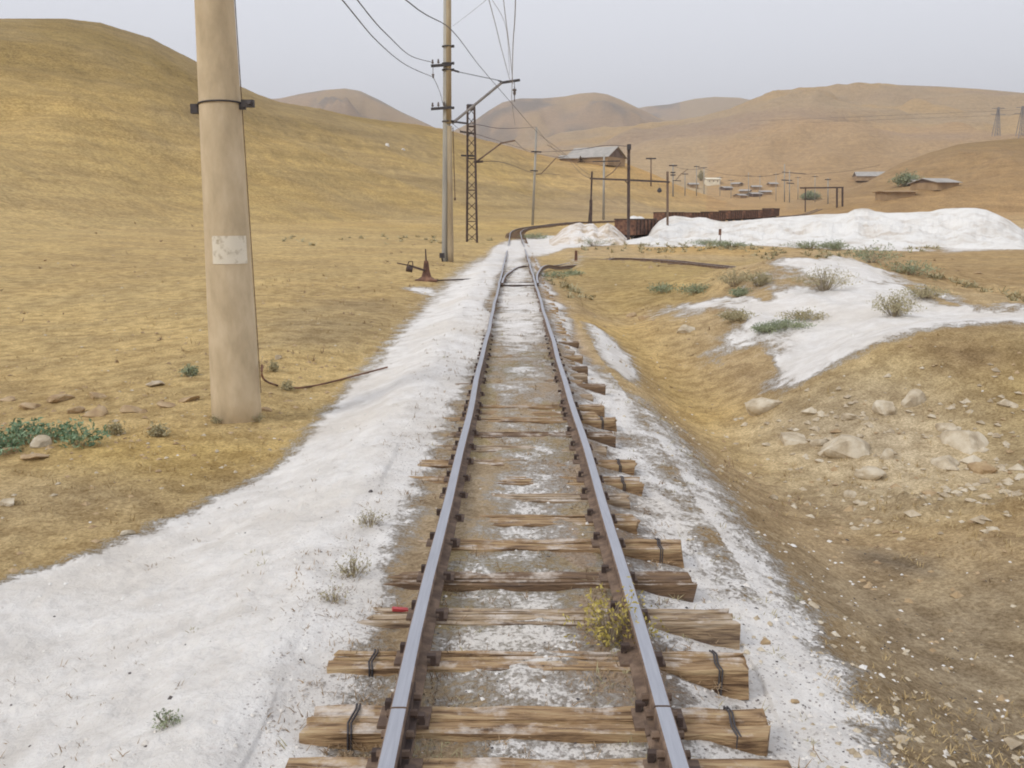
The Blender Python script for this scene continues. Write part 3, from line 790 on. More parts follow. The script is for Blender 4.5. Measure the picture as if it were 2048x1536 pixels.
# dark sleepers of the branch
acc = 0; last = BR[0]; ci = 0
for k in range(1, len(BR)):
    seg = (BR[k] - BR[k - 1]); acc += seg.length
    if acc > .55 and BR[k].x > XC + 3.6:
        acc = 0; d = seg.normalized(); ang = math.atan2(d.y, d.x) - math.pi / 2
        root = empty('railway_sleeper', (BR[k].x, BR[k].y, float(bz[k]) - .0), ang)
        tag(root, 'dark sleeper under the curved branch line on the right', 'sleeper', 'sleepers under the branch line')
        o = sleeper_mesh(1.7, .21, .13, 500 + k, 4, 1).build('timber', M['wood_dark'], root)

FS = [p for p in FARLINE]
acc = 0
for k_ in range(1, len(FS)):
    d = FS[k_] - FS[k_ - 1]; acc += d.length
    if FS[k_].y > 66 and acc > .9 and FS[k_].x / FS[k_].y < .16:
        acc = 0; ang = math.atan2(d.y, d.x) - math.pi / 2
        zt_ = max(0.0, float(farz[k_]) + .18) * float(sstep(64, 80, FS[k_].y)) - .13
        root = empty('railway_sleeper', (FS[k_].x, FS[k_].y, zt_), ang)
        tag(root, 'far dark sleeper on the bend beyond the dust crossing', 'sleeper', 'sleepers on the far bend')
        sleeper_mesh(1.75, .26, .2, 700 + k_, 3, 1).build('timber', M['wood_dark'], root)

# ------------------------------------------------------------------ masts
def insulator(m, c, s=1.0, down=False):
    k = -1 if down else 1
    m.lathe([(.012 * s, 0), (.012 * s, k * .05 * s), (.05 * s, k * .055 * s), (.055 * s, k * .10 * s), (.025 * s, k * .12 * s), (.042 * s, k * .14 * s), (.03 * s, k * .2 * s), (.008 * s, k * .22 * s)], c, 10)

# --- near concrete mast
b1 = G(474, 836)
D1 = b1.y
mast = empty('catenary_mast', (b1.x, b1.y, b1.z))
tag(mast, 'thick tapered concrete mast in the left foreground with a painted white patch', 'mast')
def mast_r(z): return .248 - .0165 * z
m = MB(); ht = 7.6
m.lathe([(mast_r(z), z) for z in np.linspace(-.3, ht, 16)], seg=32)
m.build('shaft', M['concrete'], mast, True)
# worn white patch
pt = at(456, 500, D1 - .2); zt = pt.z - b1.z
m = MB(); hz = .135; rad = []
angc = math.atan2(-b1.y, -b1.x) + .10
vs = []; nn = 12
for iz in range(2):
    z = zt + (iz * 2 - 1) * hz
    for k in range(nn + 1):
        a = angc - .80 + 1.62 * k / nn
        rr_ = mast_r(z) + .004; vs.append((rr_ * math.cos(a), rr_ * math.sin(a), z))
for iz in range(2):
    z = zt + (iz * 2 - 1) * hz
    for k in range(nn + 1):
        a = angc - .80 + 1.62 * k / nn
        rr_ = mast_r(z) - .004; vs.append((rr_ * math.cos(a), rr_ * math.sin(a), z))
q4 = nn + 1
fs = [(k, k + 1, q4 + k + 1, q4 + k) for k in range(nn)] + [(3 * q4 + k, 3 * q4 + k + 1, 2 * q4 + k + 1, 2 * q4 + k) for k in range(nn)]
fs += [(q4 + k, q4 + k + 1, 3 * q4 + k + 1, 3 * q4 + k) for k in range(nn)] + [(2 * q4 + k, 2 * q4 + k + 1, k + 1, k) for k in range(nn)] + [(0, q4, 3 * q4, 2 * q4), (nn, 2 * q4 + nn, 3 * q4 + nn, q4 + nn)]
m.add(vs, fs); m.build('painted_patch', M['paint'], mast)
# clamp with two hooks
zc = at(430, 208, D1).z - b1.z; rc = mast_r(zc) + .006
m = MB()
m.tube([((rc) * math.cos(a), rc * math.sin(a), zc + .012 * math.sin(a * 1 + 2.4)) for a in np.linspace(0, 2 * math.pi, 33)], .009, 6, cap=False)
cl = m.build('clamp_band', M['iron'], mast, True)
m = MB(); m.box((rc + .075, -.03, zc + .0), (.12, .05, .07)); m.box((rc + .02, -.02, zc - .03), (.06, .04, .05)); m.tube([(rc + .1, -.03, zc), (rc + .1, -.09, zc + .01)], .022, 8); m.build('bracket', M['iron'], cl)
m = MB(); m.box((-rc - .045, .01, zc - .045), (.07, .07, .09)); m.box((-rc - .01, 0, zc - .02), (.04, .03, .03)); m.build('bracket', M['iron'], cl)
# earthing strap down the right side
m = MB(); a0 = angc + 1.45
pts = []
for z in np.linspace(ht, .25, 30):
    a = a0 + .02 * math.sin(z * 3); r_ = mast_r(z) + .007; pts.append((r_ * math.cos(a), r_ * math.sin(a), z))
m.tube(pts, .0045, 6); m.build('earth_wire', M['rust'], mast)
# foreground mast carries a cross arm and bracket above the picture
m = MB(); m.bar((-.9, 0, 6.3), (.35, 0, 6.3), .09); m.build('cross_arm', M['iron'], mast)
m = MB(); m.tube([(.2, 0, 5.1), (2.0, 0, 6.55), (3.1, 0, 6.6)], .04, 8); m.build('cantilever', M['tube'], mast)
for xx in (-.8, -.45):
    m = MB(); insulator(m, (xx, 0, 6.34)); m.build('insulator', M['ceramic'], mast)

# loose earthing cable on the ground
m = MB(); pts = []
cab = [(524, 735), (527, 762), (552, 774), (590, 780), (640, 773), (700, 758), (775, 738)]
for k, (px, py) in enumerate(cab):
    p = G(px, py) if k > 1 else at(px, py, D1 + .05)
    pts.append(Vector(p) + Vector((0, 0, .025)))
cp = catmull([tuple(p) for p in pts], 6)
m.tube(cp, .012, 6); o = m.build('cable', M['rust_red']); tag(o, 'rusty cable lying from the near mast across to the white dust', 'cable')

# --- second mast (D ~ 37 m) with stub, cross arms and cantilever
b2 = G(897, 523); D2 = b2.y
def rel(px, py, D, base): p = at(px, py, D); return Vector((p.x - base.x, p.y - base.y, p.z - base.z))
mast2 = empty('catenary_mast', b2)
tag(mast2, 'tall slender concrete mast with stub post, cross arms and a cantilever over the line', 'mast')
m = MB(); m.tube([rel(889.5, 560, D2 + .1, b2), rel(890, 512, D2 + .1, b2), rel(893.5, 250, D2, b2), rel(894, -80, D2, b2)], [.135, .135, .155, .135], 16)
m.build('shaft', M['concrete_grey'], mast2, True)
m = MB(); m.tube([rel(902.5, 545, D2 - .1, b2), rel(901, 500, D2 - .1, b2), rel(899, 252, D2 - .12, b2)], [.135, .13, .10], 14)
m.build('stub_post', M['concrete_brown'], mast2, True)
m = MB(); m.tube([rel(897.5, 247, D2 - .1, b2), rel(897, -80, D2 - .1, b2)], [.11, .10], 12)
m.build('brown_strip', M['concrete_brown'], mast2, True)  # browner strip up the right of the shaft, above the stub post
for py in (93, 127, 140, 216, 243):
    m = MB(); c = rel(895, py, D2, b2); m.tube([(c.x + .20 * math.cos(a), c.y + .20 * math.sin(a), c.z) for a in np.linspace(0, 2 * math.pi, 17)], .028, 6, cap=False); m.box((c.x + .22, c.y - .05, c.z), (.1, .1, .09)); m.build('band', M['iron'], mast2)
for py, k in ((132, 2), (218, 3)):
    m = MB(); a = rel(862, py, D2 - .2, b2); b = rel(903, py - 3, D2 - .2, b2); m.bar(a, b, .09, .10); arm = m.build('cross_arm', M['iron'], mast2)
    for j in range(k):
        m = MB(); t = .08 + j * .28; insulator(m, a.lerp(b, t) + Vector((0, 0, .04)), .95); m.build('insulator', M['ceramic'], arm)
m = MB(); a = rel(866, 133, D2 - .2, b2); b = rel(866, 145, D2 - .2, b2); m.tube([a, b], .012, 5); insulator(m, b, 1.0, True); m.build('insulator', M['ceramic'], mast2)
m = MB(); m.tube([rel(904, 247, D2, b2), rel(1005, 164, D2, b2)], .055, 10); cant = m.build('cantilever', M['tube'], mast2)
m = MB(); m.bar(rel(1000, 166, D2, b2), rel(1040, 160, D2, b2), .10, .09); m.bar(rel(996, 161, D2, b2), rel(1006, 164, D2, b2), .05); m.build('end_bracket', M['iron'], cant)
m = MB(); c = rel(1029, 164, D2, b2); m.tube([c, c - Vector((0, 0, .22))], .012, 5); insulator(m, c - Vector((0, 0, .18)), 1.5, True); m.tube([c - Vector((0, 0, .45)), c - Vector((0, 0, .75))], .02, 5); m.build('insulator', M['ceramic'], cant)
m = MB(); m.tube([rel(905, 140, D2, b2), rel(918, 144, D2, b2)], .04, 6); m.tube([rel(918, 144, D2, b2), rel(960, 153, D2, b2), rel(1003, 162, D2, b2)], .014, 5); m.build('stay_rod', M['iron'], mast2)
m = MB(); m.bar(rel(903, 243, D2, b2), rel(936, 247, D2, b2), .07); m.build('steady_arm', M['iron'], mast2)
m = MB(); m.box(rel(884, 511, D2 - .25, b2), (.2, .14, .2)); m.bar(rel(884, 515, D2 - .25, b2), rel(886, 527, D2 - .2, b2), .05); m.build('junction_box', M['iron'], mast2)
m = MB(); m.tube([rel(906, 255, D2, b2), rel(908, 330, D2, b2), rel(910, 395, D2, b2)], .018, 5); m.box(rel(910, 398, D2, b2), (.08, .08, .12)); m.build('down_pipe', M['rust'], mast2)

# --- lattice mast
b3 = G(944, 484); D3 = b3.y
lat = empty('lattice_mast', b3)
tag(lat, 'narrow dark steel lattice mast behind the second concrete mast', 'mast')
pw0, pw1 = .34, .22; topz = at(943, 210, D3).z - b3.z
def lw(z): return pw0 + (pw1 - pw0) * z / topz
for sx, sy in ((-1, -1), (1, -1), (1, 1), (-1, 1)):
    m = MB(); m.bar((sx * pw0, sy * pw0, -.3), (sx * pw1, sy * pw1, topz), .085); m.build('leg', M['rust_dark'], lat)
m = MB(); nb = 13
for k in range(nb):
    z0 = topz * k / nb; z1 = topz * (k + 1) / nb; a, b = lw(z0), lw(z1)
    for (s0, s1) in (((-1, -1), (1, -1)), ((1, -1), (1, 1)), ((1, 1), (-1, 1)), ((-1, 1), (-1, -1))):
        m.bar((s0[0] * a, s0[1] * a, z1 - .05), (s1[0] * b, s1[1] * b, z0 + .05), .045)
        if k % 3 == 1: m.bar((s0[0] * b, s0[1] * b, z1), (s1[0] * b, s1[1] * b, z1), .06)
m.build('lacing', M['rust_dark'], lat)
m = MB(); m.box((0, 0, topz - .15), (.5, .5, .35)); m.build('cap', M['iron'], lat)
m = MB(); m.bar(rel(920, 263, D3, b3), rel(952, 268, D3, b3), .12); m.build('cross_arm', M['iron'], lat)
m = MB(); m.bar(rel(922, 311, D3, b3), rel(950, 312, D3, b3), .12); m.build('cross_arm', M['iron'], lat)
m = MB(); m.tube([rel(952, 324, D3, b3), rel(1003, 286, D3, b3)], .055, 8); m.bar(rel(1000, 287, D3, b3), rel(1030, 281, D3, b3), .1); m.build('cantilever', M['rust'], lat)
m = MB(); m.bar(rel(948, 324, D3, b3), rel(966, 323, D3, b3), .14); m.build('steady_arm', M['rust_dark'], lat)

# --- farther masts
def simple_mast(px, ytop, ybase, width, label, name='catenary_mast', material='concrete_grey', arms=(), brackets=(), lean=0, cat='mast', group=None, D=None):
    b = G(px, ybase) if D is None else Vector((*at(px, ybase, D).xy, gz(*at(px, ybase, D).xy)))
    Dd = b.y
    r_ = empty(name, b); tag(r_, label, cat, group)
    m = MB(); m.tube([Vector((0, 0, -.3)), rel(px + lean, ytop, Dd, b)], [width / 2, width * .36], 10); m.build('shaft', M[material], r_, True)
    for (x0, y0, x1, y1, t) in arms:
        m = MB(); m.bar(rel(x0, y0, Dd - .1, b), rel(x1, y1, Dd - .1, b), t); m.build('cross_arm', M['iron'], r_)
    for (x0, y0, x1, y1, x2, y2, t) in brackets:
        m = MB(); m.tube([rel(x0, y0, Dd, b), rel(x1, y1, Dd, b), rel(x2, y2, Dd, b)], t, 6); m.build('cantilever', M['rust'], r_)
    return r_, b
m3, b4 = simple_mast(1065, 255, 450, .34, 'pale concrete mast at the start of the bend beyond the lattice mast', lean=8,
                     arms=[(1062, 303, 1083, 304, .16), (1060, 341, 1076, 342, .14)], brackets=[(1066, 349, 1082, 348, 1112, 316, .06), (1112, 316, 1125, 314, 1130, 313, .05)])
m4, b5 = simple_mast(1207, 310, 440, .38, 'faint pale mast between the posts of the near gantry', lean=1, arms=[(1185, 323, 1240, 322, .14)], brackets=[(1210, 355, 1225, 345, 1242, 325, .07)])
simple_mast(1302, 316, 372, .4, 'T shaped pole to the right of the rusty gantry middle post', 'utility_pole', 'rust', arms=[(1292, 317, 1312, 317, .35)], cat='pole')
simple_mast(1346, 328, 393, .45, 'insulator laden pole just right of the gantry', 'utility_pole', 'concrete_grey', arms=[(1338, 331, 1354, 331, .3), (1341, 345, 1351, 345, .3), (1341, 350, 1351, 350, .3), (1345, 361, 1362, 362, .2)],
            brackets=[(1350, 362, 1362, 348, 1376, 338, .09)], cat='pole')
simple_mast(1408, 334, 388, .42, 'pole standing in front of the small white house', 'utility_pole', 'concrete_grey', arms=[(1396, 336, 1414, 335, .3)], cat='pole')
simple_mast(1497, 345, 394, .4, 'thin pole in the far village left of the paired masts', 'utility_pole', 'concrete_grey', arms=[(1490, 352, 1503, 352, .25)], cat='pole')
simple_mast(1569, 328, 404, .5, 'taller left one of the paired masts beyond the white heap', 'catenary_mast', 'concrete_grey', arms=[(1564, 344, 1612, 348, .25), (1563, 360, 1584, 361, .4)])
simple_mast(1579, 340, 405, .45, 'shorter right one of the paired masts beyond the white heap', 'catenary_mast', 'concrete_grey', arms=[(1573, 366, 1588, 367, .3)])
simple_mast(1393, 330, 392, .3, 'thin pole left of the small white house', 'utility_pole', 'concrete_grey', arms=[(1388, 333, 1399, 333, .2)], cat='pole')
simple_mast(1552, 345, 402, .3, 'slim pole just left of the paired masts', 'utility_pole', 'concrete_grey', arms=[(1547, 349, 1558, 349, .2)], cat='pole')

for k_, (px, y0, y1, lb) in enumerate([(1440, 352, 392, 'thin pole over the grey huts right of the whitewashed house'), (1462, 358, 396, 'slim pole between the huts at the village left'), (1520, 350, 398, 'thin pole in the village middle, between the hut roofs'),
        (1596, 352, 400, 'slim pole right of the paired masts'), (1630, 350, 404, 'thin pole above the green clump by the far portal'), (1656, 356, 408, 'thin pole just left of the far portal double post'), (1370, 345, 392, 'slim pole between the gantry and the tiny brown hut')]):
    simple_mast(px, y0, y1, .32, lb, 'utility_pole', 'concrete_grey', arms=[(px - 6, y0 + 3, px + 6, y0 + 3, .2)], cat='pole')
# --- rusty gantry
bg2 = G(1257, 486); Dg = bg2.y
gan = empty('rusty_gantry', bg2)
tag(gan, 'rusty steel gantry of three posts and one cross beam beside the nearest wagon', 'gantry')
Dl = Dg + 9; Dr = Dg + 9
Dl, Dr = Dg + 7.5, Dg + 7.5
def Gd(px, py, D): p = at(px, py, D); return Vector((p.x, p.y, gz(p.x, p.y)))
m = MB(); m.bar(Vector((0, 0, -.3)), rel(1257.5, 290, Dg, bg2), .19, .19); m.build('post', M['rust_dark'], gan)
m = MB(); m.box(rel(1258, 294, Dg - .1, bg2), (.26, .26, .36)); m.build('post_cap', M['iron'], gan)
a = rel(1184, 343, Dl, bg2); g0 = Gd(1181, 460, Dl) - bg2
m = MB(); m.bar(Vector((g0.x, g0.y, g0.z - .3)), rel(1182, 400, Dl, bg2), .22); m.bar(rel(1182, 400, Dl, bg2), a, .13); m.bar(Vector((g0.x - .35, g0.y, g0.z - .3)), rel(1181, 405, Dl, bg2), .07)
m.build('post', M['rust_dark'], gan)
a = rel(1335, 343, Dr, bg2); g0 = Gd(1336, 460, Dr) - bg2
m = MB(); m.bar(Vector((g0.x, g0.y, g0.z - .3)), a, .16); m.build('post', M['rust'], gan)
m = MB(); m.bar(rel(1181, 357, Dl, bg2), rel(1256, 360, Dg + .15, bg2), .13); m.bar(rel(1256, 360, Dg + .15, bg2), rel(1338, 364, Dr, bg2), .13); m.build('beam', M['rust_dark'], gan)
m = MB(); m.bar(rel(1250, 362, Dg + .1, bg2), rel(1256, 367, Dg + .1, bg2), .06); m.build('brace', M['rust_dark'], gan)
c = at(1319, 380, Dr - 1); t0 = at(1319, 363.5, Dr - 1)
m = MB(); m.lathe([(.02, .18), (.11, .12), (.19, -.05), (.17, -.12), (.05, -.2)], c, 12)
m.tube([c + Vector((0, 0, .15)), Vector((c.x, c.y + .9, t0.z))], .008, 4)
o = m.build('hanging_lamp', M['iron']); tag(o, 'small dark lamp hanging under the right half of the rusty gantry', 'lamp')

# far gantry
bfg = G(1680, 414); Df = bfg.y
fg = empty('far_gantry', bfg); tag(fg, 'small dark portal gantry beyond the long white heap, right of the green bush', 'gantry')
for px in (1611, 1674, 1685):
    g0 = Gd(px, 416, Df) - bfg
    m = MB(); m.bar(Vector((g0.x, g0.y, g0.z - .5)), rel(px, 374, Df, bfg), .32 if px > 1620 else .2); m.build('post', M['rust_dark'], fg)
m = MB(); m.bar(rel(1600, 376, Df, bfg), rel(1687, 375, Df, bfg), .3); m.build('beam', M['rust_dark'], fg)

# high voltage pylon on the right hill
bp_ = G(1992, 272)
py_ = empty('pylon', bp_); tag(py_, 'faint steel pylon standing on the right hillside', 'pylon')
Hh = at(1992, 214, bp_.y).z - bp_.z; m = MB(); s0 = Hh * .11; th_ = max(.3, Hh * .018)
for sx, sy in ((-1, -1), (1, -1), (1, 1), (-1, 1)): m.bar((sx * s0, sy * s0, -2), (sx * s0 * .15, sy * s0 * .15, Hh), th_)
for k in range(8):
    z0, z1 = Hh * k / 8, Hh * (k + 1) / 8; a, b = s0 * (1 - .85 * k / 8), s0 * (1 - .85 * (k + 1) / 8)
    m.bar((-a, -a, z0), (b, -b, z1), th_ * .6); m.bar((a, -a, z0), (-b, -b, z1), th_ * .6)
m.build('tower', M['tube'], py_)
m = MB(); m.bar((-s0 * 2, 0, Hh * .95), (s0 * 2, 0, Hh * .95), th_); m.bar((-s0 * 2.4, 0, Hh * .75), (s0 * 2.4, 0, Hh * .75), th_); m.build('cross_arm', M['tube'], py_)

bq_ = G(2040, 272)
pz_ = empty('pylon', bq_); tag(pz_, 'second faint pylon at the right frame edge', 'pylon')
for o_ in list(py_.children):
    c_ = o_.copy(); COL.objects.link(c_); c_.parent = pz_
# ------------------------------------------------------------------ wires
def wire(pts, rad, label, material='wire', name='overhead_wire', sag=0, group='overhead wires', n=14):
    m = MB(); P = [Vector(p) for p in pts]
    if len(P) == 2:
        a, b = P; P = [a.lerp(b, t) - Vector((0, 0, 4 * sag * t * (1 - t))) for t in np.linspace(0, 1, n)]
    else: P = [Vector(p) for p in catmull([tuple(p) for p in P], 6)]
    rr_ = [max(rad, p.length * .00007) for p in P] if rad > 0 else rad
    m.tube(P, rr_, 5); o = m.build(name, M[material]); tag(o, label, 'wire', group); return o
hook = at(1027, 176, D2)
wire([at(978, 0, 22.5) + (at(978, 0, 22.5) - hook) * 1.2, at(978, 0, 22.5), at(1003, 98, 28), at(1021, 165, D2 - 1)], .010, 'leftmost of the three pale overhead wires running in to the cantilever', 'wire_pale')
wire([at(1007, 0, 22.5) + (at(1007, 0, 22.5) - hook) * 1.2, at(1007, 0, 22.5), at(1018, 90, 27.5), at(1026, 168, D2 - .4)], .010, 'middle one of the three pale overhead wires running in to the cantilever', 'wire_pale')
wire([at(1031, 0, 22.5) + (at(1031, 0, 22.5) - hook) * 1.2, at(1031, 0, 22.5), at(1026, 90, 27.5), at(1024, 175, D2), at(1024, 205, D2 + 4), at(1030, 250, 60)], .014, 'rightmost and darkest of the three overhead wires above the track', 'wire_pale')
wire([at(985, 0, 20), at(1013, 60, 26), at(1019, 150, D2 - 1.5)], .006, 'thin dropper wire between the overhead wires', 'wire_pale')
e1 = Vector((b1.x - .8, b1.y, b1.z + 6.5)); e2 = Vector((b1.x - .45, b1.y, b1.z + 6.5))
wire([e1, at(685, 0, 17), at(757, 85, 24), at(812, 130, 31), at(863, 153, D2 - .2)], .012, 'lower one of the two dark wires sagging to the left cross arm')
wire([e2, at(715, 0, 17.5), at(780, 75, 24), at(822, 112, 31), at(862, 124, D2 - .2)], .012, 'upper one of the two dark wires sagging to the left cross arm')
wire([Vector((b1.x + .2, b1.y, b1.z + 5.6)), at(812, 0, 14), at(903, 60, 20), at(960, 133, 27), at(1022, 205, 36), at(1075, 265, 47), at(1122, 302, 54), at(1165, 340, 59), at(1183, 352, Dl)], .009, 'long dark cable slanting from the near mast down to the rusty gantry')
wire([at(866, 153, D2 - .2), at(880, 185, D2 + 6), at(895, 235, D3 - 8), at(922, 262, D3)], .012, 'short wire dropping behind the second mast to the lattice mast arm')
wire([at(936, 247, D2), at(960, 250, D3 - 6), at(1010, 257, D3 + 8), at(1074, 254, b4.y)], .02, 'taut wire from the second mast across to the pale mast at the bend')
wire([at(952, 268, D3), at(1000, 283, D3 + 10), at(1065, 303, b4.y)], .016, 'wire from the upper arm of the lattice mast to the pale mast')
wire([at(966, 323, D3), at(1010, 326, D3 + 6), at(1066, 345, b4.y), at(1120, 349, b4.y + 14)], .02, 'low wire from the lattice mast steady arm to the pale mast')
wire([at(1030, 281, D3), at(1060, 305, b4.y - 8), at(1125, 315, b4.y)], .016, 'contact wire from the lattice mast bracket towards the bend')
wire([at(1083, 304, b4.y), at(1150, 300, 75), at(1210, 291, Dg + 8), at(1253, 285.5 + 7, Dg)], .022, 'dark wire rising from the pale mast to the top of the gantry post')
wire([at(1095, 290, 62), at(1130, 312, b4.y), at(1160, 345, Dl + 4), at(1182, 357, Dl)], .016, 'slack wire meeting the left end of the rusty gantry beam')
wire([at(1072, 255, b4.y), at(1095, 283, b4.y + 5), at(1130, 318, b5.y - 6), at(1185, 323, b5.y)], .016, 'wire from the pale mast to the faint mast by the gantry')
wire([at(1262, 362, Dr), at(1280, 340, Dr + 60), at(1302, 318, 210)], .02, 'wire leading from the gantry to the T shaped pole') if False else None
wire([at(906, 52, D2), at(935, 30, 31), at(975, -2, 26)], .006, 'faint stay wire slanting right from the top of the second mast', 'wire_pale')

for (xa, ya, xb, yb, lb) in ((1346, 332, 1408, 337, 'faint far wire from the insulator laden pole to the pole by the white house'), (1408, 337, 1497, 352, 'faint far wire from the white house pole to the village pole'), (1497, 352, 1569, 344, 'faint far wire from the village pole to the paired masts'), (1612, 348, 1760, 330, 'faint far wire leading right over the portal gantry')):
    wire([at(xa, ya, 230), at(xb, yb, 230)], .03, lb, 'wire', sag=.5)
for k_, (ya, yb) in enumerate(((222, 228), (231, 236))):
    wire([at(2040, ya - 3, bq_.y), at(1992, ya, bp_.y), at(1800, yb + 2, bp_.y * 1.02), at(1500, yb + 14, bp_.y * 1.15)], .05, ['upper', 'lower'][k_] + ' power line strung across the right hill from the pylons', 'wire')
# ------------------------------------------------------------------ switch stand
bsw = G(853, 562)
sw = empty('switch_stand', bsw); tag(sw, 'rusty switch stand with weighted hand lever left of the line', 'switch stand')
sD = bsw.y
m = MB(); m.lathe([(.30, 0), (.27, .05), (.15, .13), (.10, .30), (.07, .55), (.06, .60)], (0, 0, 0), 10); m.box((0, 0, .02), (.66, .5, .05)); m.build('pedestal', M['rust_red'], sw)
m = MB(); m.tube([(0, 0, .5), rel(851, 498, sD, bsw)], [.03, .018], 8); m.build('rod', M['rust_dark'], sw)
m = MB(); m.bar(rel(850, 541, sD - .1, bsw), rel(818, 531, sD - .1, bsw), .05, .06); m.bar(rel(818, 531, sD - .1, bsw), rel(794, 526, sD - .1, bsw), .035); lv = m.build('lever', M['rust_dark'], sw)
m = MB(); c = rel(818, 536, sD - .12, bsw)
m.tube([c + Vector((-.08, .0, -.02)), c + Vector((.10, 0, -.05))], .085, 12); m.build('weight', M['rust_dark'], lv)
m = MB(); m.tube([rel(815, 531, sD - .1, bsw), rel(818, 523, sD - .1, bsw), rel(825, 523, sD - .1, bsw), rel(826, 533, sD - .1, bsw)], .018, 6); m.build('handle', M['rust_dark'], lv)
m = MB(); p0 = Vector(bsw) + Vector((.2, -.1, .0))
m.bar(p0 + Vector((0, 0, .02)), Vector((XC - h, p0.y + .3, -.10)), .05, .04); m.build('throw_rod', M['rust_dark'], None)
o = bpy.data.objects['throw_rod']; o.parent = sw; o.matrix_parent_inverse = Matrix.Translation(-Vector(bsw))
m = MB(); m.bar((XC - h, SW + .4, -.10), (XC + h + .1, SW + .4, -.10), .06, .04); m.bar((XC - h, SW - .6, -.11), (XC + h + .1, SW - .6, -.11), .14, .05)
o = m.build('switch_bar', M['rust_dark']); tag(o, 'dark iron tie bars joining the rails at the switch', 'tie bar')

# marker stump and posts
def post(px, ytop, ybase, wpx, label, material='rust_red', name='marker_post', disc=False):
    b = G(px, ybase); D = b.y; r_ = empty(name, b); tag(r_, label, 'post')
    t = rel(px, ytop, D, b); wd = wpx / FPX * D
    m = MB(); m.box((0, 0, t.z / 2 - .1), (wd, wd * .8, t.z + .2), taper=.85); m.build('shaft', M[material], r_)
    return r_, b, D
post(1152, 501, 521, 6, 'short dark marker stump between the two tracks past the switch')
r_, b, D = post(1440, 468, 492, 1.5, 'thin post with small plate in front of the long white heap, left one')
m = MB(); m.box(rel(1440, 464, D, b), (.16, .03, .36)); m.build('plate', M['rust_red'], r_)
r_, b, D = post(1598, 462, 482, 3, 'dark topped signal post in front of the long white heap, right one', 'concrete_grey')
m = MB(); m.box(rel(1598, 465, D, b), (.3, .3, .22)); m.build('signal_box', M['iron'], r_)
m = MB(); m.lathe([(.10, -.15), (.13, 0), (.08, .2)], rel(1598, 451, D, b), 10); m.build('signal_head', M['rock_dark'], r_)

# ------------------------------------------------------------------ white heaps
def heap(crest, D0, front, back, label, material='powder', amp=.25, seed=1, nA_=160, nL=46, wob_=1.4):
    az = np.array([azel(px, 430)[0] for px, _ in crest]); 
    A1 = np.linspace(az[0], az[-1], nA_)
    pyv = np.interp(A1, az, [c[1] for c in crest]); pxv = np.interp(A1, az, [c[0] for c in crest])
    slp = np.array([azel(a, b)[1] for a, b in zip(pxv, pyv)])
    endt = np.minimum(1, np.minimum(np.arange(nA_), np.arange(nA_)[::-1]) / 10)
    T = np.linspace(-1, 1, nL)
    X, Y, Z = [], [], []
    jag = fbm(A1 * 14, A1 * 0, 2, seed + 3)
    Dc = D0 + wob_ * fbm(A1 * 40, A1 * 0 + 2, 2, seed) * 2
    for t in T:
        rr_ = np.where(t < 0, Dc + t * (front + jag * front * .25) * (.4 + .6 * endt), Dc + t * back)
        x = np.sin(A1) * rr_; y = np.cos(A1) * rr_
        g = ground(x, y, False)
        zc_ = CAMZ + slp * Dc
        gc = ground(np.sin(A1) * Dc, np.cos(A1) * Dc, False)
        hgt = np.maximum(zc_ - gc, .0)
        pr = (1 - abs(t)) ** (1.25 + 1.6 * fbm(x * .12, y * .12, 2, seed + 29))
        no = fbm(x * .9, y * .9, 4, seed + 9, .6) * amp * (1 - abs(t)) * 4 * abs(t) * np.minimum(hgt, 1.5) * 1.3 + fbm(x * .35, y * .35, 3, seed + 19) * amp * 3 * (1 - abs(t)) * abs(t) * hgt
        z = g - .12 * (abs(t) > .92) + hgt * pr + no
        X.append(x); Y.append(y); Z.append(z)
    Vh = np.stack([np.array(X), np.array(Y), np.array(Z)], -1)
    Vh[:, 0, 2] -= .3; Vh[:, -1, 2] -= .3
    m = MB(); m.v = [tuple(v) for v in Vh.reshape(-1, 3)]
    m.f = [(i * nA_ + j, i * nA_ + j + 1, (i + 1) * nA_ + j + 1, (i + 1) * nA_ + j) for i in range(nL - 1) for j in range(nA_ - 1)]; m.m = [0] * len(m.f)
    o = m.build('powder_heap', M[material], None, True); tag(o, label, 'heap', 'heaps of white powder'); return o
heap([(1278, 488), (1292, 478), (1305, 456), (1318, 442), (1333, 433), (1350, 430), (1368, 432), (1385, 435), (1400, 433), (1412, 434), (1428, 439), (1445, 442), (1480, 440), (1530, 436), (1570, 433), (1600, 431), (1640, 428), (1675, 427), (1695, 425), (1708, 418), (1722, 416), (1735, 416), (1750, 421),
      (1770, 425), (1810, 424), (1860, 422), (1880, 417), (1905, 415), (1950, 415), (1972, 419), (1995, 428), (2020, 440), (2046, 458), (2072, 490)], 78, 19, 10, 'long white powder ridge stretching to the right in front of the village', amp=.42, seed=3, nA_=520, nL=60)
heap([(1098, 482), (1112, 470), (1125, 458), (1140, 449), (1150, 446), (1160, 444), (1170, 449), (1178, 447), (1187, 447), (1197, 456), (1208, 450), (1216, 446), (1228, 452), (1240, 462), (1258, 480)], 70, 13, 6, 'jagged dirty white heaps between the bend and the nearest wagon', 'powder_dirty', .5, 21, 160, 40)
heap([(1242, 484), (1258, 478), (1275, 476), (1300, 470), (1320, 482)], 66, 5, 3, 'low white spill at the foot of the gantry and the nearest wagon', 'powder', .2, 31, 60, 20)

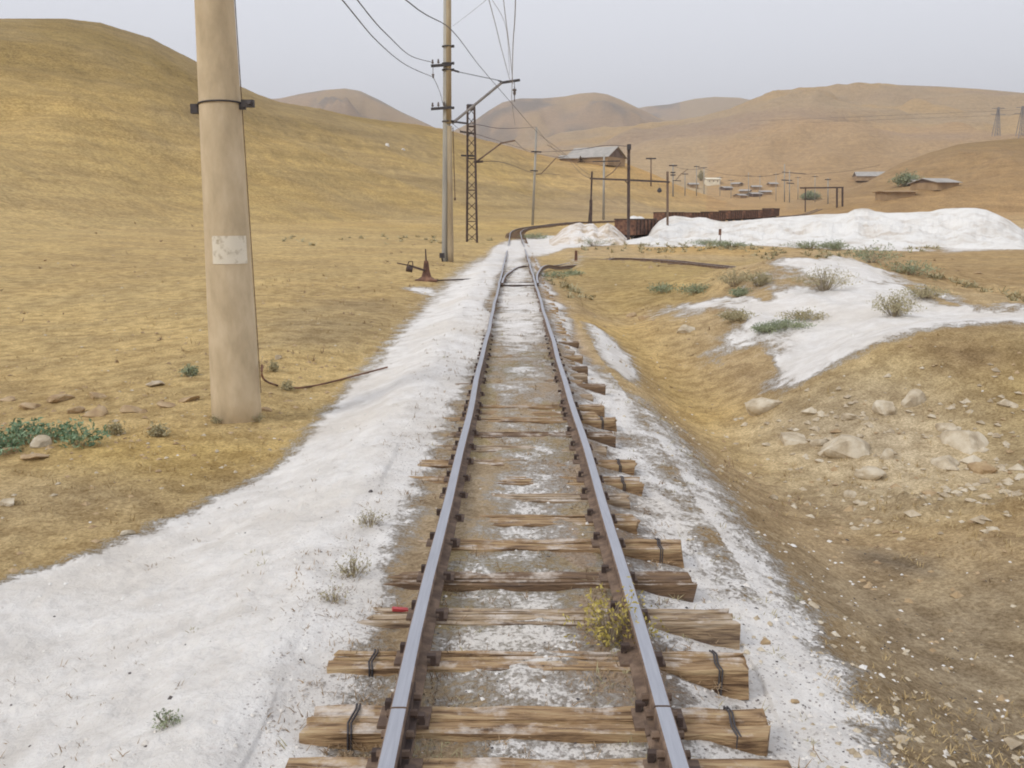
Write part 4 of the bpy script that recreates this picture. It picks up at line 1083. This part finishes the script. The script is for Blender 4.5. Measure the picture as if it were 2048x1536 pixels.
# ------------------------------------------------------------------ wagons
def wagon(px, D, length, wid, height, rz, label, py=None, load=False, end_material='rust_red', z=None):
    p = at(px, 440, D); zg = gz(p.x, p.y) if z is None else z
    r_ = empty('ore_wagon', (p.x, p.y, zg), rz); tag(r_, label, 'wagon', 'rusty ore wagons')
    fl_ = .42; hw = wid / 2; hl = length / 2; t = .07
    m = MB(); m.box((0, 0, fl_), (length * .98, wid * .8, .12)); m.bar((-hl * .98, 0, fl_ - .12), (hl * .98, 0, fl_ - .12), .2); m.build('underframe', M['rust_dark'], r_)
    m = MB()
    m.box((0, -hw, fl_ + height / 2), (length, t, height)); m.box((0, hw, fl_ + height / 2), (length, t, height))
    m.box((-hl, 0, fl_ + height / 2), (t, wid - t, height)); m.box((hl, 0, fl_ + height / 2), (t, wid - t, height)); m.box((0, 0, fl_ + .12), (length - t, wid - t, .1))
    b = m.build('body', M['rust_red'], r_)
    m = MB()
    for k in range(6):
        x = -hl + length * (k + .5) / 6
        for s in (-1, 1): m.box((x, s * (hw + .06), fl_ + height / 2), (.09, .06, height * .96))
    for s in (-1, 1): m.box((0, s * (hw + .05), fl_ + height), (length, .1, .09)); m.box((s * (hl + .03), 0, fl_ + height), (.08, wid, .09))
    m.build('rib', M['rust_dark'], b)
    for sx in (-1, 1):
        for sy in (-1, 1):
            for q_ in (-.3, .3):
                m = MB(); c = Vector((sx * hl * .62 + q_, sy * .46, .2)); m.tube([c - Vector((0, .05, 0)), c + Vector((0, .05, 0))], .2, 14); m.build('wheel', M['iron'], r_)
    for s in (-1, 1):
        m = MB(); m.bar((s * hl, 0, fl_ - .05), (s * (hl + .28), 0, fl_ - .05), .12); m.build('coupler', M['iron'], r_)
    if load:
        m = MB(); nx, ny = 16, 8
        vs = [(-hl * .9 + 1.8 * hl * i / nx, -hw * .9 + 1.8 * hw * j / ny, fl_ + height - .22 + .42 * math.sin(math.pi * i / nx) * math.sin(math.pi * j / ny) * (1 + .3 * math.sin(i * 1.3))) for i in range(nx + 1) for j in range(ny + 1)]
        m.add(vs, [(i * (ny + 1) + j, (i + 1) * (ny + 1) + j, (i + 1) * (ny + 1) + j + 1, i * (ny + 1) + j + 1) for i in range(nx) for j in range(ny)])
        o = m.build('powder_load', M['powder'], None, True); o.location = r_.location; o.rotation_euler = r_.rotation_euler; tag(o, 'white powder heaped in the nearest ore wagon', 'load')
    return r_
wagon(1272, 76, 4.2, 1.7, 1.22, R(58), 'nearest rusty ore wagon, loaded white, standing between the white heaps', load=True)
wagon(1302, 81.5, 4.0, 1.7, 1.05, R(52), 'rusty ore wagon whose red end peeks out of the white ridge behind the nearest one')
WL = ['ore wagon in the far train, hidden most by the white ridge top', 'second ore wagon in the far train counted from the left', 'third ore wagon in the far train counted from the left', 'middle ore wagon of the far train behind the ridge',
      'ore wagon just right of the middle of the far train', 'last but one ore wagon at the right of the far train', 'last ore wagon at the right end of the far train, before the paired masts']
pos = []
s_acc = 0; prev = FARLINE[0]
for i in range(1, len(FARLINE)):
    pos.append((FARLINE[i], (FARLINE[i] - FARLINE[i - 1]).normalized(), (FARLINE[i] - FARLINE[i - 1]).length, farz[i]))
dist = 0; k = 0; nextd = None
for p, d, l_, z in pos:
    dist += l_
    pxx = CX + FPX * (p.x / p.y)
    if pxx > 1325 and nextd is None: nextd = dist
    if nextd is not None and dist >= nextd and k < 7:
        wg = wagon(0, 100, 4.6, 1.9, 1.25, math.atan2(d.y, d.x), WL[k], z=0)
        wg.location = (p.x, p.y, float(z) + .22); k += 1; nextd += 6.0
    if pxx > 1530: break

# ------------------------------------------------------------------ buildings
def house(px, py, wpx, wallpx, roofpx, depth, label, rz=0, wallm='wall', roofm='roof', dz=0, overhang=.5, D=None, name='house'):
    b = G(px, py); D = b.y
    r_ = empty(name, b, rz); tag(r_, label, 'house')
    L0 = wpx / FPX * D; Hw = wallpx / FPX * D; Hr = roofpx / FPX * D
    m = MB(); m.box((0, 0, Hw / 2 - .5), (L0, depth, Hw + 1)); m.build('wall', M[wallm], r_)
    m = MB(); hl = L0 / 2 + overhang; hw = depth / 2 + overhang; t = .15
    m.add([(-hl, -hw, Hw), (hl, -hw, Hw), (hl, 0, Hw + Hr), (-hl, 0, Hw + Hr), (hl, hw, Hw), (-hl, hw, Hw), (-hl, -hw, Hw - t), (hl, -hw, Hw - t), (hl, 0, Hw + Hr - t), (-hl, 0, Hw + Hr - t), (hl, hw, Hw - t), (-hl, hw, Hw - t)],
          [(0, 1, 2, 3), (3, 2, 4, 5), (9, 8, 7, 6), (11, 10, 8, 9), (0, 6, 7, 1), (5, 4, 10, 11), (1, 7, 8, 2), (2, 8, 10, 4), (0, 3, 9, 6), (3, 5, 11, 9)])
    m.build('roof', M[roofm], r_)
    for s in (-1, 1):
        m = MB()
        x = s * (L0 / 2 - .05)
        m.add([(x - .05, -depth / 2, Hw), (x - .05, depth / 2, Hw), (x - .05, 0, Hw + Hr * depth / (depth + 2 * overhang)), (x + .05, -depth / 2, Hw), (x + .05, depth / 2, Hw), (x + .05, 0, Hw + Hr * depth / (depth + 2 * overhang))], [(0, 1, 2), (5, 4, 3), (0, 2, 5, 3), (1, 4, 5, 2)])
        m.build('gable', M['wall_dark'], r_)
    if Hw > 2:
        for k in range(3):
            m = MB(); m.box((L0 * (-.3 + .3 * k), -depth / 2 - .02, Hw * .55), (L0 * .06, .06, Hw * .3)); m.build('window', M['wall_dark'], r_)
    return r_
house(1192, 326, 88, 9, 21, 11, 'long house with a pale sheet roof and dark gable on the hill shoulder', rz=R(-32))
house(1140, 322, 34, 4, 7, 7, 'low pale roofed shed left of the long house', rz=R(-10))
house(1424, 368, 26, 9, 3, 7, 'small bright whitewashed house in the far village', wallm='white_wall', roofm='white_wall')
house(1386, 375, 16, 6, 3, 6, 'tiny brown hut left of the whitewashed house')
house(1740, 358, 56, 5, 9, 9, 'long low farmhouse with pale roof below the right hill', rz=R(-8))
house(1868, 372, 46, 6, 9, 9, 'farmhouse with a light blue grey roof, rightmost in the valley', rz=R(12))
house(1832, 368, 22, 4, 5, 6, 'small lean to shed left of the rightmost farmhouse', wallm='wall_dark', rz=R(5))
house(1790, 392, 56, 8, 2, 6, 'long low brown wall like barn below the farmhouses', roofm='wall')
VH = [(1452, 380, 16, 'grey'), (1474, 372, 14, 'roof'), (1490, 386, 18, 'wall'), (1512, 378, 16, 'roof'), (1530, 388, 20, 'roof'), (1545, 372, 14, 'wall'), (1508, 392, 20, 'grey'), (1480, 395, 14, 'wall')]
for i, (px, py, wd, k) in enumerate(VH):
    house(px, py, wd, 4, 3, 6, ['grey shed nearest the white house in the village', 'pale roofed hut high in the village', 'brown hut in the middle of the village', 'pale roofed hut right of the village middle', 'wide pale roofed shed low at the village right',
          'brown hut at the upper right of the village', 'low grey hut at the front of the village', 'brown hut at the lower left of the village'][i], rz=R(random.uniform(-40, 40)), wallm='wall_dark' if k == 'grey' else 'wall', roofm='roof')

# ------------------------------------------------------------------ plants
def blade(m, p, d, L0, wd, droop=.3):
    d = Vector(d).normalized(); s = d.cross(Vector((0, 0, 1)));
    if s.length < 1e-3: s = Vector((1, 0, 0))
    s.normalize(); s = (s + Vector((random.uniform(-.6, .6), random.uniform(-.6, .6), random.uniform(-.4, .4)))).normalized() * wd / 2
    mid = p + d * L0 * .55; tip = p + d * L0 + Vector((0, 0, -L0 * droop))
    m.add([p - s, p + s, mid + s * .8, mid - s * .8, tip], [(0, 1, 2, 3), (3, 2, 4)])
def tuft(m, p, size, nb_, spread=1.0, wd=.006, flat=.3):
    for _ in range(nb_):
        a = random.uniform(0, 2 * math.pi); e = random.uniform(flat, 1.3)
        d = Vector((math.cos(a) * math.cos(e) * spread, math.sin(a) * math.cos(e) * spread, math.sin(e)))
        o_ = Vector((random.gauss(0, size * .18), random.gauss(0, size * .18), 0))
        blade(m, p + o_ - Vector((0, 0, .01)), d, size * random.uniform(.5, 1.1), wd * random.uniform(.7, 1.4), random.uniform(0, .35))
def bush(px, py, w_, h_, material, label, nst=60, name='shrub', leaf=.02, cat='shrub', group=None, leaves=10, pos=None, spread=.5):
    b = G(px, py) if pos is None else Vector(pos)
    r_ = empty(name, b); tag(r_, label, cat, group)
    ms, ml = MB(), MB()
    for i in range(nst):
        a = random.uniform(0, 2 * math.pi); rad = math.sqrt(random.random())
        base = Vector((math.cos(a) * w_ * .12 * rad, math.sin(a) * w_ * .12 * rad, -.02))
        tip = Vector((math.cos(a) * w_ * spread * rad * random.uniform(.8, 1.2), math.sin(a) * w_ * spread * rad * random.uniform(.8, 1.2), h_ * (1 - .55 * rad * rad) * random.uniform(.65, 1.1)))
        mid = base.lerp(tip, .5) + Vector((random.gauss(0, w_ * .04), random.gauss(0, w_ * .04), h_ * .06))
        s = Vector((-math.sin(a), math.cos(a), 0)) * max(.0025, w_ * .004)
        ms.add([base - s, base + s, mid + s * .7, mid - s * .7, tip], [(0, 1, 2, 3), (3, 2, 4)])
        for k in range(leaves):
            t = random.uniform(.3, 1.05); q_ = (base.lerp(mid, t * 2) if t < .5 else mid.lerp(tip, t * 2 - 1)) + Vector((random.gauss(0, leaf), random.gauss(0, leaf), random.gauss(0, leaf)))
            u = Vector((random.gauss(0, 1), random.gauss(0, 1), random.gauss(0, 1))).normalized(); v = u.cross(Vector((random.gauss(0, 1), random.gauss(0, 1), random.gauss(0, 1)))).normalized()
            ml.add([q_ - u * leaf, q_ + v * leaf * .35, q_ + u * leaf, q_ - v * leaf * .35], [(0, 1, 2, 3)])
    ms.build('stems', M['grass_grey'], r_); ml.build('foliage', M[material], r_)
    return r_
wy = ydist(1270, -.15)
bush(0, 0, .38, .26, 'yellowgreen', 'yellow green weed growing against the inside of the right rail', 80, 'track_weed', .013, 'weed', pos=(xat(1222, 1285, -.15), ydist(1285, -.15), -.16), leaves=8, spread=.62)
bush(705, 1150, .26, .12, 'olive', 'dry tussock in white dust left of the left rail, lower one', 60, 'dry_tussock', .009, 'tussock', 'tussocks left of the rail', 4)
bush(742, 1050, .22, .10, 'olive', 'dry tussock in white dust left of the left rail, upper one', 45, 'dry_tussock', .009, 'tussock', 'tussocks left of the rail', 4)
bush(665, 1200, .16, .09, 'olive', 'small dry sprig below the lower tussock left of the rail', 30, 'dry_tussock', .008, 'tussock', 'tussocks left of the rail', 4)
bush(335, 1447, .11, .05, 'green', 'tiny green sprig alone in the white dust at lower left', 22, 'green_sprig', .008, 'weed')
for px, py, w_, h_, lb in ((45, 885, .55, .30, 'leafy dusty green plant at the left edge of the frame'), (100, 880, .45, .28, 'green plant between the leftmost one and the stones'), (160, 892, .55, .32, 'bushy green plant, rightmost of the row left of the mast'),
                           (12, 905, .4, .2, 'low green plant cut by the left frame edge')):
    bush(px, py, w_ * .85, h_ * .75, 'leafgreen', lb, 34, 'green_plant', .026, 'plant', 'green plants left of the mast', 10)
bush(432, 846, .16, .08, 'olive', 'dry sprig at the left of the near mast foot', 26, 'green_plant', .012, 'plant')
bush(512, 842, .18, .09, 'olive', 'dry sprig at the right of the near mast foot', 26, 'green_plant', .012, 'plant')
bush(380, 752, .22, .13, 'green', 'small green plant just left of the near mast', 40, 'green_plant', .022, 'plant')
bush(318, 872, .2, .12, 'olive', 'small olive plant between the green row and the mast foot', 40, 'green_plant', .018, 'plant')
bush(232, 868, .16, .12, 'olive', 'thin olive sprig right of the green plant row', 30, 'green_plant', .018, 'plant')
bush(545, 742, .16, .14, 'olive', 'olive sprig just right of the near mast', 30, 'green_plant', .018, 'plant')
bush(575, 780, .14, .12, 'olive', 'olive sprig beside the rusty cable', 30, 'green_plant', .018, 'plant')
for px, py, w_, h_, mt, lb in ((1648, 580, 1.25, .52, 'olive', 'big olive bush in the middle of the white mound'), (1790, 632, .75, .46, 'olive', 'forked dry bush on the right part of the white mound'), (1850, 595, .95, .26, 'olive', 'low green bush near the right shoulder of the white mound'),
                           (1470, 572, .9, .42, 'olive', 'olive bush at the left shoulder of the white mound'), (1520, 572, .6, .38, 'olive', 'smaller olive bush right of the left shoulder bush'), (1482, 592, .5, .2, 'green', 'round grey green bush below the left shoulder bush'),
                           (1575, 655, .8, .14, 'green', 'low dark shrub line across the lower white slope'), (1530, 662, .5, .12, 'green', 'dark low shrub left of the low shrub line'), (1475, 640, .7, .2, 'olive', 'dry shrub in the brown gully of the white mound'),
                           (1610, 640, .8, .18, 'olive', 'dry tuft right of the low shrub line')):
    bush(px, py, w_, h_, mt, lb, 130, 'shrub', .022, 'shrub', 'shrubs on the white mound', 9, spread=.6)
for px, py, w_, h_, lb in ((1714, 486, 2.0, .9, 'round green shrub on the dusty flat below the long ridge'), (1620, 498, 3.0, .8, 'spreading green shrub at the ridge foot, left of the round one'), (1668, 500, 1.8, .9, 'green shrub between the round and spreading ones'),
                           (1420, 490, 3.2, .6, 'low green shrub patch at the ridge foot left of the thin post'), (1460, 495, 3.0, .6, 'low green shrub patch at the ridge foot right of the thin post'), (1895, 470, 4.2, .8, 'dark green shrub band at the right of the long ridge'),
                           (1930, 465, 2.2, .9, 'green shrub at the right tip of the dark band'), (1640, 462, .9, .3, 'tiny dark shrub on the white ridge face'), (1535, 487, 1.2, .3, 'flat dark shrub on the white ridge face'), (1800, 475, 1.6, .4, 'small shrub below the ridge, mid right')):
    bush(px, py, w_, h_ * .62, 'green', lb, 110, 'shrub', .05, 'shrub', 'shrubs by the long white ridge', 9)
bush(1620, 400, 9, 3.6, 'green', 'green tree clump beside the far portal gantry', 200, 'far_tree', .35, 'tree', leaves=12)
bush(1402, 362, 3.4, 5.5, 'olive', 'slim dusty tree left of the whitewashed house', 120, 'far_tree', .3, 'tree', leaves=10)
bush(1812, 372, 7, 3.2, 'green', 'dark round tree between the valley farmhouses', 160, 'far_tree', .3, 'tree', leaves=10)
bush(1070, 478, 2.6, .5, 'green', 'low green growth right of the line before the bend', 90, 'shrub', .06, 'shrub', leaves=9)
for px, py, w_, h_, lb in ((1110, 556, 1.5, .22, 'green weeds beside the branch line by the switch'), (1145, 550, .9, .18, 'green weeds right of the switch, nearer the stump'), (1330, 583, 1.1, .2, 'green patch at the near edge of the dry flat'), (1395, 585, 1.0, .2, 'green patch left of the white mound tip'),
                           (1188, 492, 2.4, .6, 'grey green shrubs where the dust crossing ends'), (1745, 525, 1.6, .5, 'green shrub behind the crest of the white mound'), (1820, 548, 1.6, .35, 'green shrub on the bank right of the mound crest')):
    bush(px, py, w_, h_, 'green', lb, 70, 'weed_patch', .035, 'weeds', 'green weeds right of the line', 8)

# grass and litter nobody could count
def scatter(num, rmin, rmax, azmin, azmax, fn):
    u = rng.random(num); r_ = 1 / (1 / rmin + (1 / rmax - 1 / rmin) * u); a = azmin + (azmax - azmin) * rng.random(num)
    x = r_ * np.sin(a); y = r_ * np.cos(a); z = ground(x, y)
    k = fn(x, y, r_, a); s = rng.random(num) < k
    return x[s], y[s], z[s], r_[s]
wl1 = land(W_REGIONS[0][0]); wl2 = land(W_REGIONS[1][0])
def notwhite(x, y, r_, a):
    d = np.maximum(sdf(wl1, a, np.log(r_)), sdf(wl2, a, np.log(r_)))
    return np.where(d > 0, 0, 1.0)
def dens(x, y, r_, a):
    k = notwhite(x, y, r_, a) * (np.abs(x - XC) > 1.3)
    return k * sstep(-.14, .2, fbm(x / 1.7, y / 1.7, 4, 91)) * .9
m = MB()
x, y, z, r_ = scatter(9500, 3.0, 34, R(-34), R(34), dens)
for a, b, c, d in zip(x, y, z, r_): tuft(m, Vector((a, b, c)), random.uniform(.03, .085) * min(1 + d / 26, .35 + d * .11), random.randint(4, 8), 1.2, .0028 + d * .00045)
o = m.build('dry_grass', M['grass']); tag(o, 'short straw coloured grass over the fields either side', 'grass', kind='stuff')
# ragged edge of grass beside the left dust band and between the sleepers
m = MB()
for _ in range(1900):
    yy = 1 / random.uniform(1 / 32, 1 / 2.9); side = random.random()
    if side < .36: xx = XC - h - abs(random.gauss(0, .28)) - .03
    elif side < .50: xx = XC + h + abs(random.gauss(0, .22)) + .03
    elif side < .78: xx = XC + random.choice((-1, 1)) * (h - .05 - abs(random.gauss(0, .12)))
    else: xx = XC + random.uniform(-h, h)
    if vnoise(xx * 1.7, yy * 1.3, 97) < .42: continue
    zz = gz(xx, yy)
    tuft(m, Vector((xx, yy, max(zz, -.17))), random.uniform(.03, .075) * (1 + yy / 40), random.randint(4, 8), 1.5, .003 + yy * .0003, .1)
sc_ = MB()
x, y, z, r_ = scatter(1500, 6, 75, R(-34), R(34), lambda x, y, r_, a: notwhite(x, y, r_, a) * (np.abs(x - XC) > 1.5) * sstep(-.05, .2, fbm(x / 5, y / 5, 3, 191)))
for a, b, c, d in zip(x, y, z, r_): tuft(sc_, Vector((a, b, c)), random.uniform(.04, .10) * (1 + d / 22), random.randint(5, 9), 1.5, .004 + d * .0006, .1)
o = sc_.build('dry_scrub', M['grass_brown']); tag(o, 'small brown dead scrub dotted over the fields', 'scrub', kind='stuff')
for q9 in range(1300):
    yy = 1 / random.uniform(1 / 26, 1 / 2.9); xx = XC - (random.uniform(.7, 2.6) if q9 < 420 else .6 + abs(random.gauss(0, .38)))
    if vnoise(xx * 2 + 8, yy * 1.1, 99) < .5: continue
    tuft(m, Vector((xx, yy, gz(xx, yy))), random.uniform(.02, .06) * (1 + yy / 40), random.randint(3, 7), 1.6, .0025 + yy * .0003, .05)
o = m.build('track_litter', M['grass_brown']); tag(o, 'brown dead stems and litter between the rails and sleepers', 'litter', kind='stuff')
m = MB()
for _ in range(500):
    yy = 1 / random.uniform(1 / 30, 1 / 2.9); xx = XC + random.choice((-1, 1, 1)) * random.uniform(.5, 1.6) if random.random() < .5 else XC + random.choice((-1, 1)) * (h - .06 - abs(random.gauss(0, .08)))
    if vnoise(xx * 1.2 + 5, yy * .8, 98) < .5: continue
    tuft(m, Vector((xx, yy, gz(xx, yy))), random.uniform(.03, .08) * (1 + yy / 40), random.randint(5, 9), 1.4, .003 + yy * .0003, .15)
o = m.build('track_grass', M['olive']); tag(o, 'thin yellowish grass sprouting along both rails', 'grass', kind='stuff')

# greenish ground cover in the mid distance
m = MB()
GP = [((1130, 500), (1500, 500), 14), ((1180, 478), (1280, 486), 10), ((1500, 510), (1800, 512), 16), ((1780, 530), (2048, 600), 16), ((1620, 500), (1760, 505), 10), ((1100, 560), (1180, 600), 10), ((1280, 490), (1560, 498), 12), ((1800, 500), (2048, 480), 12), ((560, 480), (980, 480), 10)]
for (x0, y0), (x1, y1), nn_ in GP:
    for _ in range(nn_ * 3):
        t = random.random(); p = G(x0 + (x1 - x0) * t + random.gauss(0, 10), y0 + (y1 - y0) * t + random.gauss(0, 4))
        tuft(m, p, random.uniform(.12, .3) * (.6 + p.y / 60), random.randint(10, 18), 1.4, .012 + p.y * .0007, .2)
o = m.build('green_ground_cover', M['olive']); tag(o, 'olive green herbs along the edges of the dusty ground', 'herbs', kind='stuff')

# ------------------------------------------------------------------ rocks
def rock(p, sx, sy, sz, material, label=None, group=None, name='rock', seed=0, top=True, rz=0, sub=3):
    bm = bmesh.new(); bmesh.ops.create_icosphere(bm, subdivisions=sub, radius=1)
    rd = random.Random(seed)
    cuts = [(Vector((rd.gauss(0, 1), rd.gauss(0, 1), rd.gauss(0, .7))).normalized(), rd.uniform(.5, .82)) for _ in range(9)]
    for v in bm.verts:
        c = v.co.copy()
        for n_, d_ in cuts:
            e = c.dot(n_) - d_
            if e > 0: c -= n_ * e * .98
        f = 1 + .26 * float(fbm(np.array([c.x * 2.2 + seed]), np.array([c.y * 2.2 + c.z * 1.7]), 4, seed)[0])
        v.co = Vector((c.x * sx * f, c.y * sy * f, c.z * sz * f))
    me_ = bpy.data.meshes.new(name); bm.to_mesh(me_); bm.free(); me_.materials.append(M[material])
    o = bpy.data.objects.new(name, me_); COL.objects.link(o); o.location = p; o.rotation_euler = (rd.uniform(-.3, .3), rd.uniform(-.3, .3), rz or rd.uniform(0, 6))
    if label: tag(o, label, 'rock', group)
    return o
RK = [  # px, py, width px, height px, material, label
    (1828, 790, 42, 40, 'rock', 'upright pale boulder highest on the rocky bank'), (1772, 808, 52, 34, 'rock', 'pale boulder left of the upright one'), (1695, 888, 95, 55, 'rock', 'broad pale boulder low on the bank'),
    (1590, 872, 70, 26, 'rock', 'flat tapering rock at the left foot of the bank'), (1774, 905, 34, 32, 'rock', 'round grey white stone below the middle boulders'), (1930, 868, 90, 50, 'rock', 'large sloping slab at the right of the bank'),
    (1968, 932, 52, 30, 'rock_tan', 'tan stone under the large sloping slab'), (1890, 918, 60, 34, 'rock', 'pale stone left of the tan stone'), (1740, 940, 50, 26, 'rock', 'small pale rock under the broad boulder'), (1530, 805, 70, 40, 'rock', 'grey rock at the lower tip of the white slope'),
    (1290, 632, 26, 14, 'rock_tan', 'tan rock left one at the near end of the white mound'), (1262, 628, 22, 14, 'rock_tan', 'tan rock at the ditch edge, leftmost of the pair by the mound'), (1372, 655, 34, 22, 'rock', 'pale rock in the gully below the mound tip'), (1700, 830, 36, 18, 'rock', 'half buried stone above the broad boulder'),
    (1700, 985, 26, 14, 'rock', 'small pale stone at the lower edge of the bank'), (1860, 985, 28, 14, 'rock_tan', 'small tan stone at the lower right of the bank'), (1640, 880, 30, 24, 'rock', 'knobbly stone at the left of the broad boulder'), (1900, 850, 40, 24, 'rock', 'low stone touching the sloping slab'),
    (1625, 1205, 22, 16, 'rock', 'white stone alone on the gritty slope at lower right'), (1530, 1282, 24, 12, 'rock_tan', 'ochre stone in the white grit right of the sleepers'), (1590, 1400, 18, 12, 'rock_tan', 'ochre stone at the lower right near the frame bottom'),
]
for i, (px, py, wp, hp, mt, lb) in enumerate(RK):
    p = G(px, py + hp * .3); s = 1.2 * p.y / FPX
    rock(p + Vector((0, 0, hp * s * -.04)), wp * s * .60, wp * s * .45, hp * s * .55, mt, lb, 'rocks right of the line', 'rock', 100 + i)
LK = [(310, 770, 40, 12, 'pale flat slab left of the near mast'), (200, 795, 44, 14, 'flat stone up the slope from the green plants'), (120, 800, 50, 18, 'flat tan slab above the green row'), (62, 815, 46, 18, 'tan slab near the left edge'), (18, 802, 36, 16, 'tan slab at the very left edge'),
      (150, 825, 40, 20, 'lifted tan slab behind the green row'), (190, 830, 56, 24, 'largest tan slab right behind the green row'), (262, 822, 48, 16, 'tan slab halfway from the green row to the mast'), (330, 812, 40, 14, 'thin slab near the foot of the mast'), (378, 800, 44, 14, 'broken slab beside the mast'),
      (85, 890, 60, 24, 'pale stone in front of the green row'), (70, 915, 50, 12, 'low slab in front of the green row'), (20, 905, 40, 16, 'stone at left edge before the green row'), (15, 1008, 36, 20, 'pale round stone at the left edge above the dust'),
      (255, 1068, 36, 12, 'white stone lying at the edge of the dust band'), (555, 718, 14, 12, 'small white stone right of the near mast'), (532, 822, 22, 12, 'reddish stone at the foot of the mast')]
for i, (px, py, wp, hp, lb) in enumerate(LK):
    p = G(px, py); s = p.y / FPX
    rock(p + Vector((0, 0, hp * s * .1)), wp * s * .6, wp * s * .5, hp * s * .6, 'rock' if ('pale' in lb or 'white' in lb) else 'rock_tan', lb, 'stones left of the line', 'rock', 200 + i)
p = G(741, 984); rock(p, .02, .02, .015, 'rock_dark', 'small black stone alone in the white dust', name='stone', seed=5)
for px, py, wp, lb in ((775, 292, 13, 'left white boulder on the far left hillside'), (806, 300, 9, 'right small white boulder on the far left hillside')):
    p = G(px, py); s = p.length / FPX; rock(p, wp * s * .5, wp * s * .4, wp * s * .45, 'powder', lb, 'white boulders on the hill', 'boulder', 300 + px)
p = at(800, 1222, ydist(1222)); zz = gz(p.x, p.y)
m = MB(); m.box((0, 0, 0), (.075, .022, .014), Euler((.1, .2, .3)).to_matrix()); o = m.build('scrap', M['red']); o.location = (xat(800, 1222, -.13), ydist(1222, -.13), max(zz, -.135) + .012); tag(o, 'scrap of red plastic on the sleeper left of the rail', 'scrap')

# loose stones, one mesh
def stones(name, mt, label, num, rmin, rmax, fn, smin, smax):
    x, y, z, r_ = scatter(num, rmin, rmax, R(-34), R(34), fn)
    m = MB(); base = [Vector(v) for v in ((1, 0, 0), (-1, 0, 0), (0, 1, 0), (0, -1, 0), (0, 0, 1), (0, 0, -1))]
    F8 = [(0, 2, 4), (2, 1, 4), (1, 3, 4), (3, 0, 4), (2, 0, 5), (1, 2, 5), (3, 1, 5), (0, 3, 5)]
    for a, b, c, d in zip(x, y, z, r_):
        s = random.uniform(smin, smax) * (1 + d / 18) * (2.0 if random.random() < .05 else 1); ra = random.uniform(0, 6)
        vs = []
        for v in base:
            q_ = Vector((v.x * random.uniform(.7, 1.4), v.y * random.uniform(.7, 1.2), v.z * random.uniform(.4, .75))) * s
            q_.rotate(Euler((random.uniform(-.3, .3), 0, ra))); vs.append(q_ + Vector((a, b, c)))
        m.add(vs, F8)
    o = m.build(name, M[mt]); tag(o, label, 'gravel', kind='stuff')
stones('pale_gravel', 'rock', 'loose pale stones scattered over the dry ground', 2600, 3, 40, lambda x, y, r_, a: notwhite(x, y, r_, a) * (np.abs(x - XC) > 1.0) * (.15 + .85 * sstep(-.05, .15, fbm(x / 2, y / 2, 3, 93))), .006, .020)
def bankm(x, y, r_, a):
    d = sdf(land([(1480, 850), (1600, 800), (1800, 740), (2048, 760), (2200, 900), (2100, 1080), (1800, 1060), (1620, 1000)]), a, np.log(r_))
    return np.clip(.5 + d / .1, 0, 1) * (.25 + .75 * sstep(-.04, .12, fbm(x / .9, y / .9, 3, 95)))
stones('rubble', 'rock', 'broken pale rubble on the rocky bank', 9000, 5, 16, bankm, .010, .040)
stones('tan_gravel', 'rock_tan', 'loose tan clods scattered over the dry ground', 3600, 3, 40, lambda x, y, r_, a: notwhite(x, y, r_, a) * ((x - XC < -.9) | (x - XC > 2.2)) * (.25 + .75 * sstep(-.05, .12, fbm(x / 3, y / 3, 3, 94))), .007, .026)
stones('dark_grit', 'rock_dark', 'dark grit on the right shoulder and between the sleepers', 1500, 3, 14, lambda x, y, r_, a: np.where((x - XC > .6) & (x - XC < 2.6), .8, np.where((np.abs(x - XC) < .46), .35, np.where(x < -.9, .10, .02))), .003, .008)
stones('white_grit', 'powder', 'white lumps in the powder and along the ballast', 2600, 3, 22, lambda x, y, r_, a: np.where((x - XC > .5) & (x - XC < 2.4), .8, np.where(x - XC < -.8, np.where(x > -3, .25, 0), .25)), .004, .012)

# ------------------------------------------------------------------ haze
m = MB(); m.box((0, 0, 200), (10300, 10300, 640))
hz_ = m.build('haze', bpy.data.materials.new('valley_haze')); hm = hz_.data.materials[0]; hm.use_nodes = True
hm.node_tree.nodes.clear(); oo = hm.node_tree.nodes.new('ShaderNodeOutputMaterial'); pv = hm.node_tree.nodes.new('ShaderNodeVolumePrincipled')
pv.inputs['Color'].default_value = (.94, .92, .92, 1); pv.inputs['Density'].default_value = .00026; pv.inputs['Anisotropy'].default_value = .2
hm.node_tree.links.new(pv.outputs[0], oo.inputs['Volume'])
tag(hz_, 'thin pale valley haze', 'haze', kind='stuff')
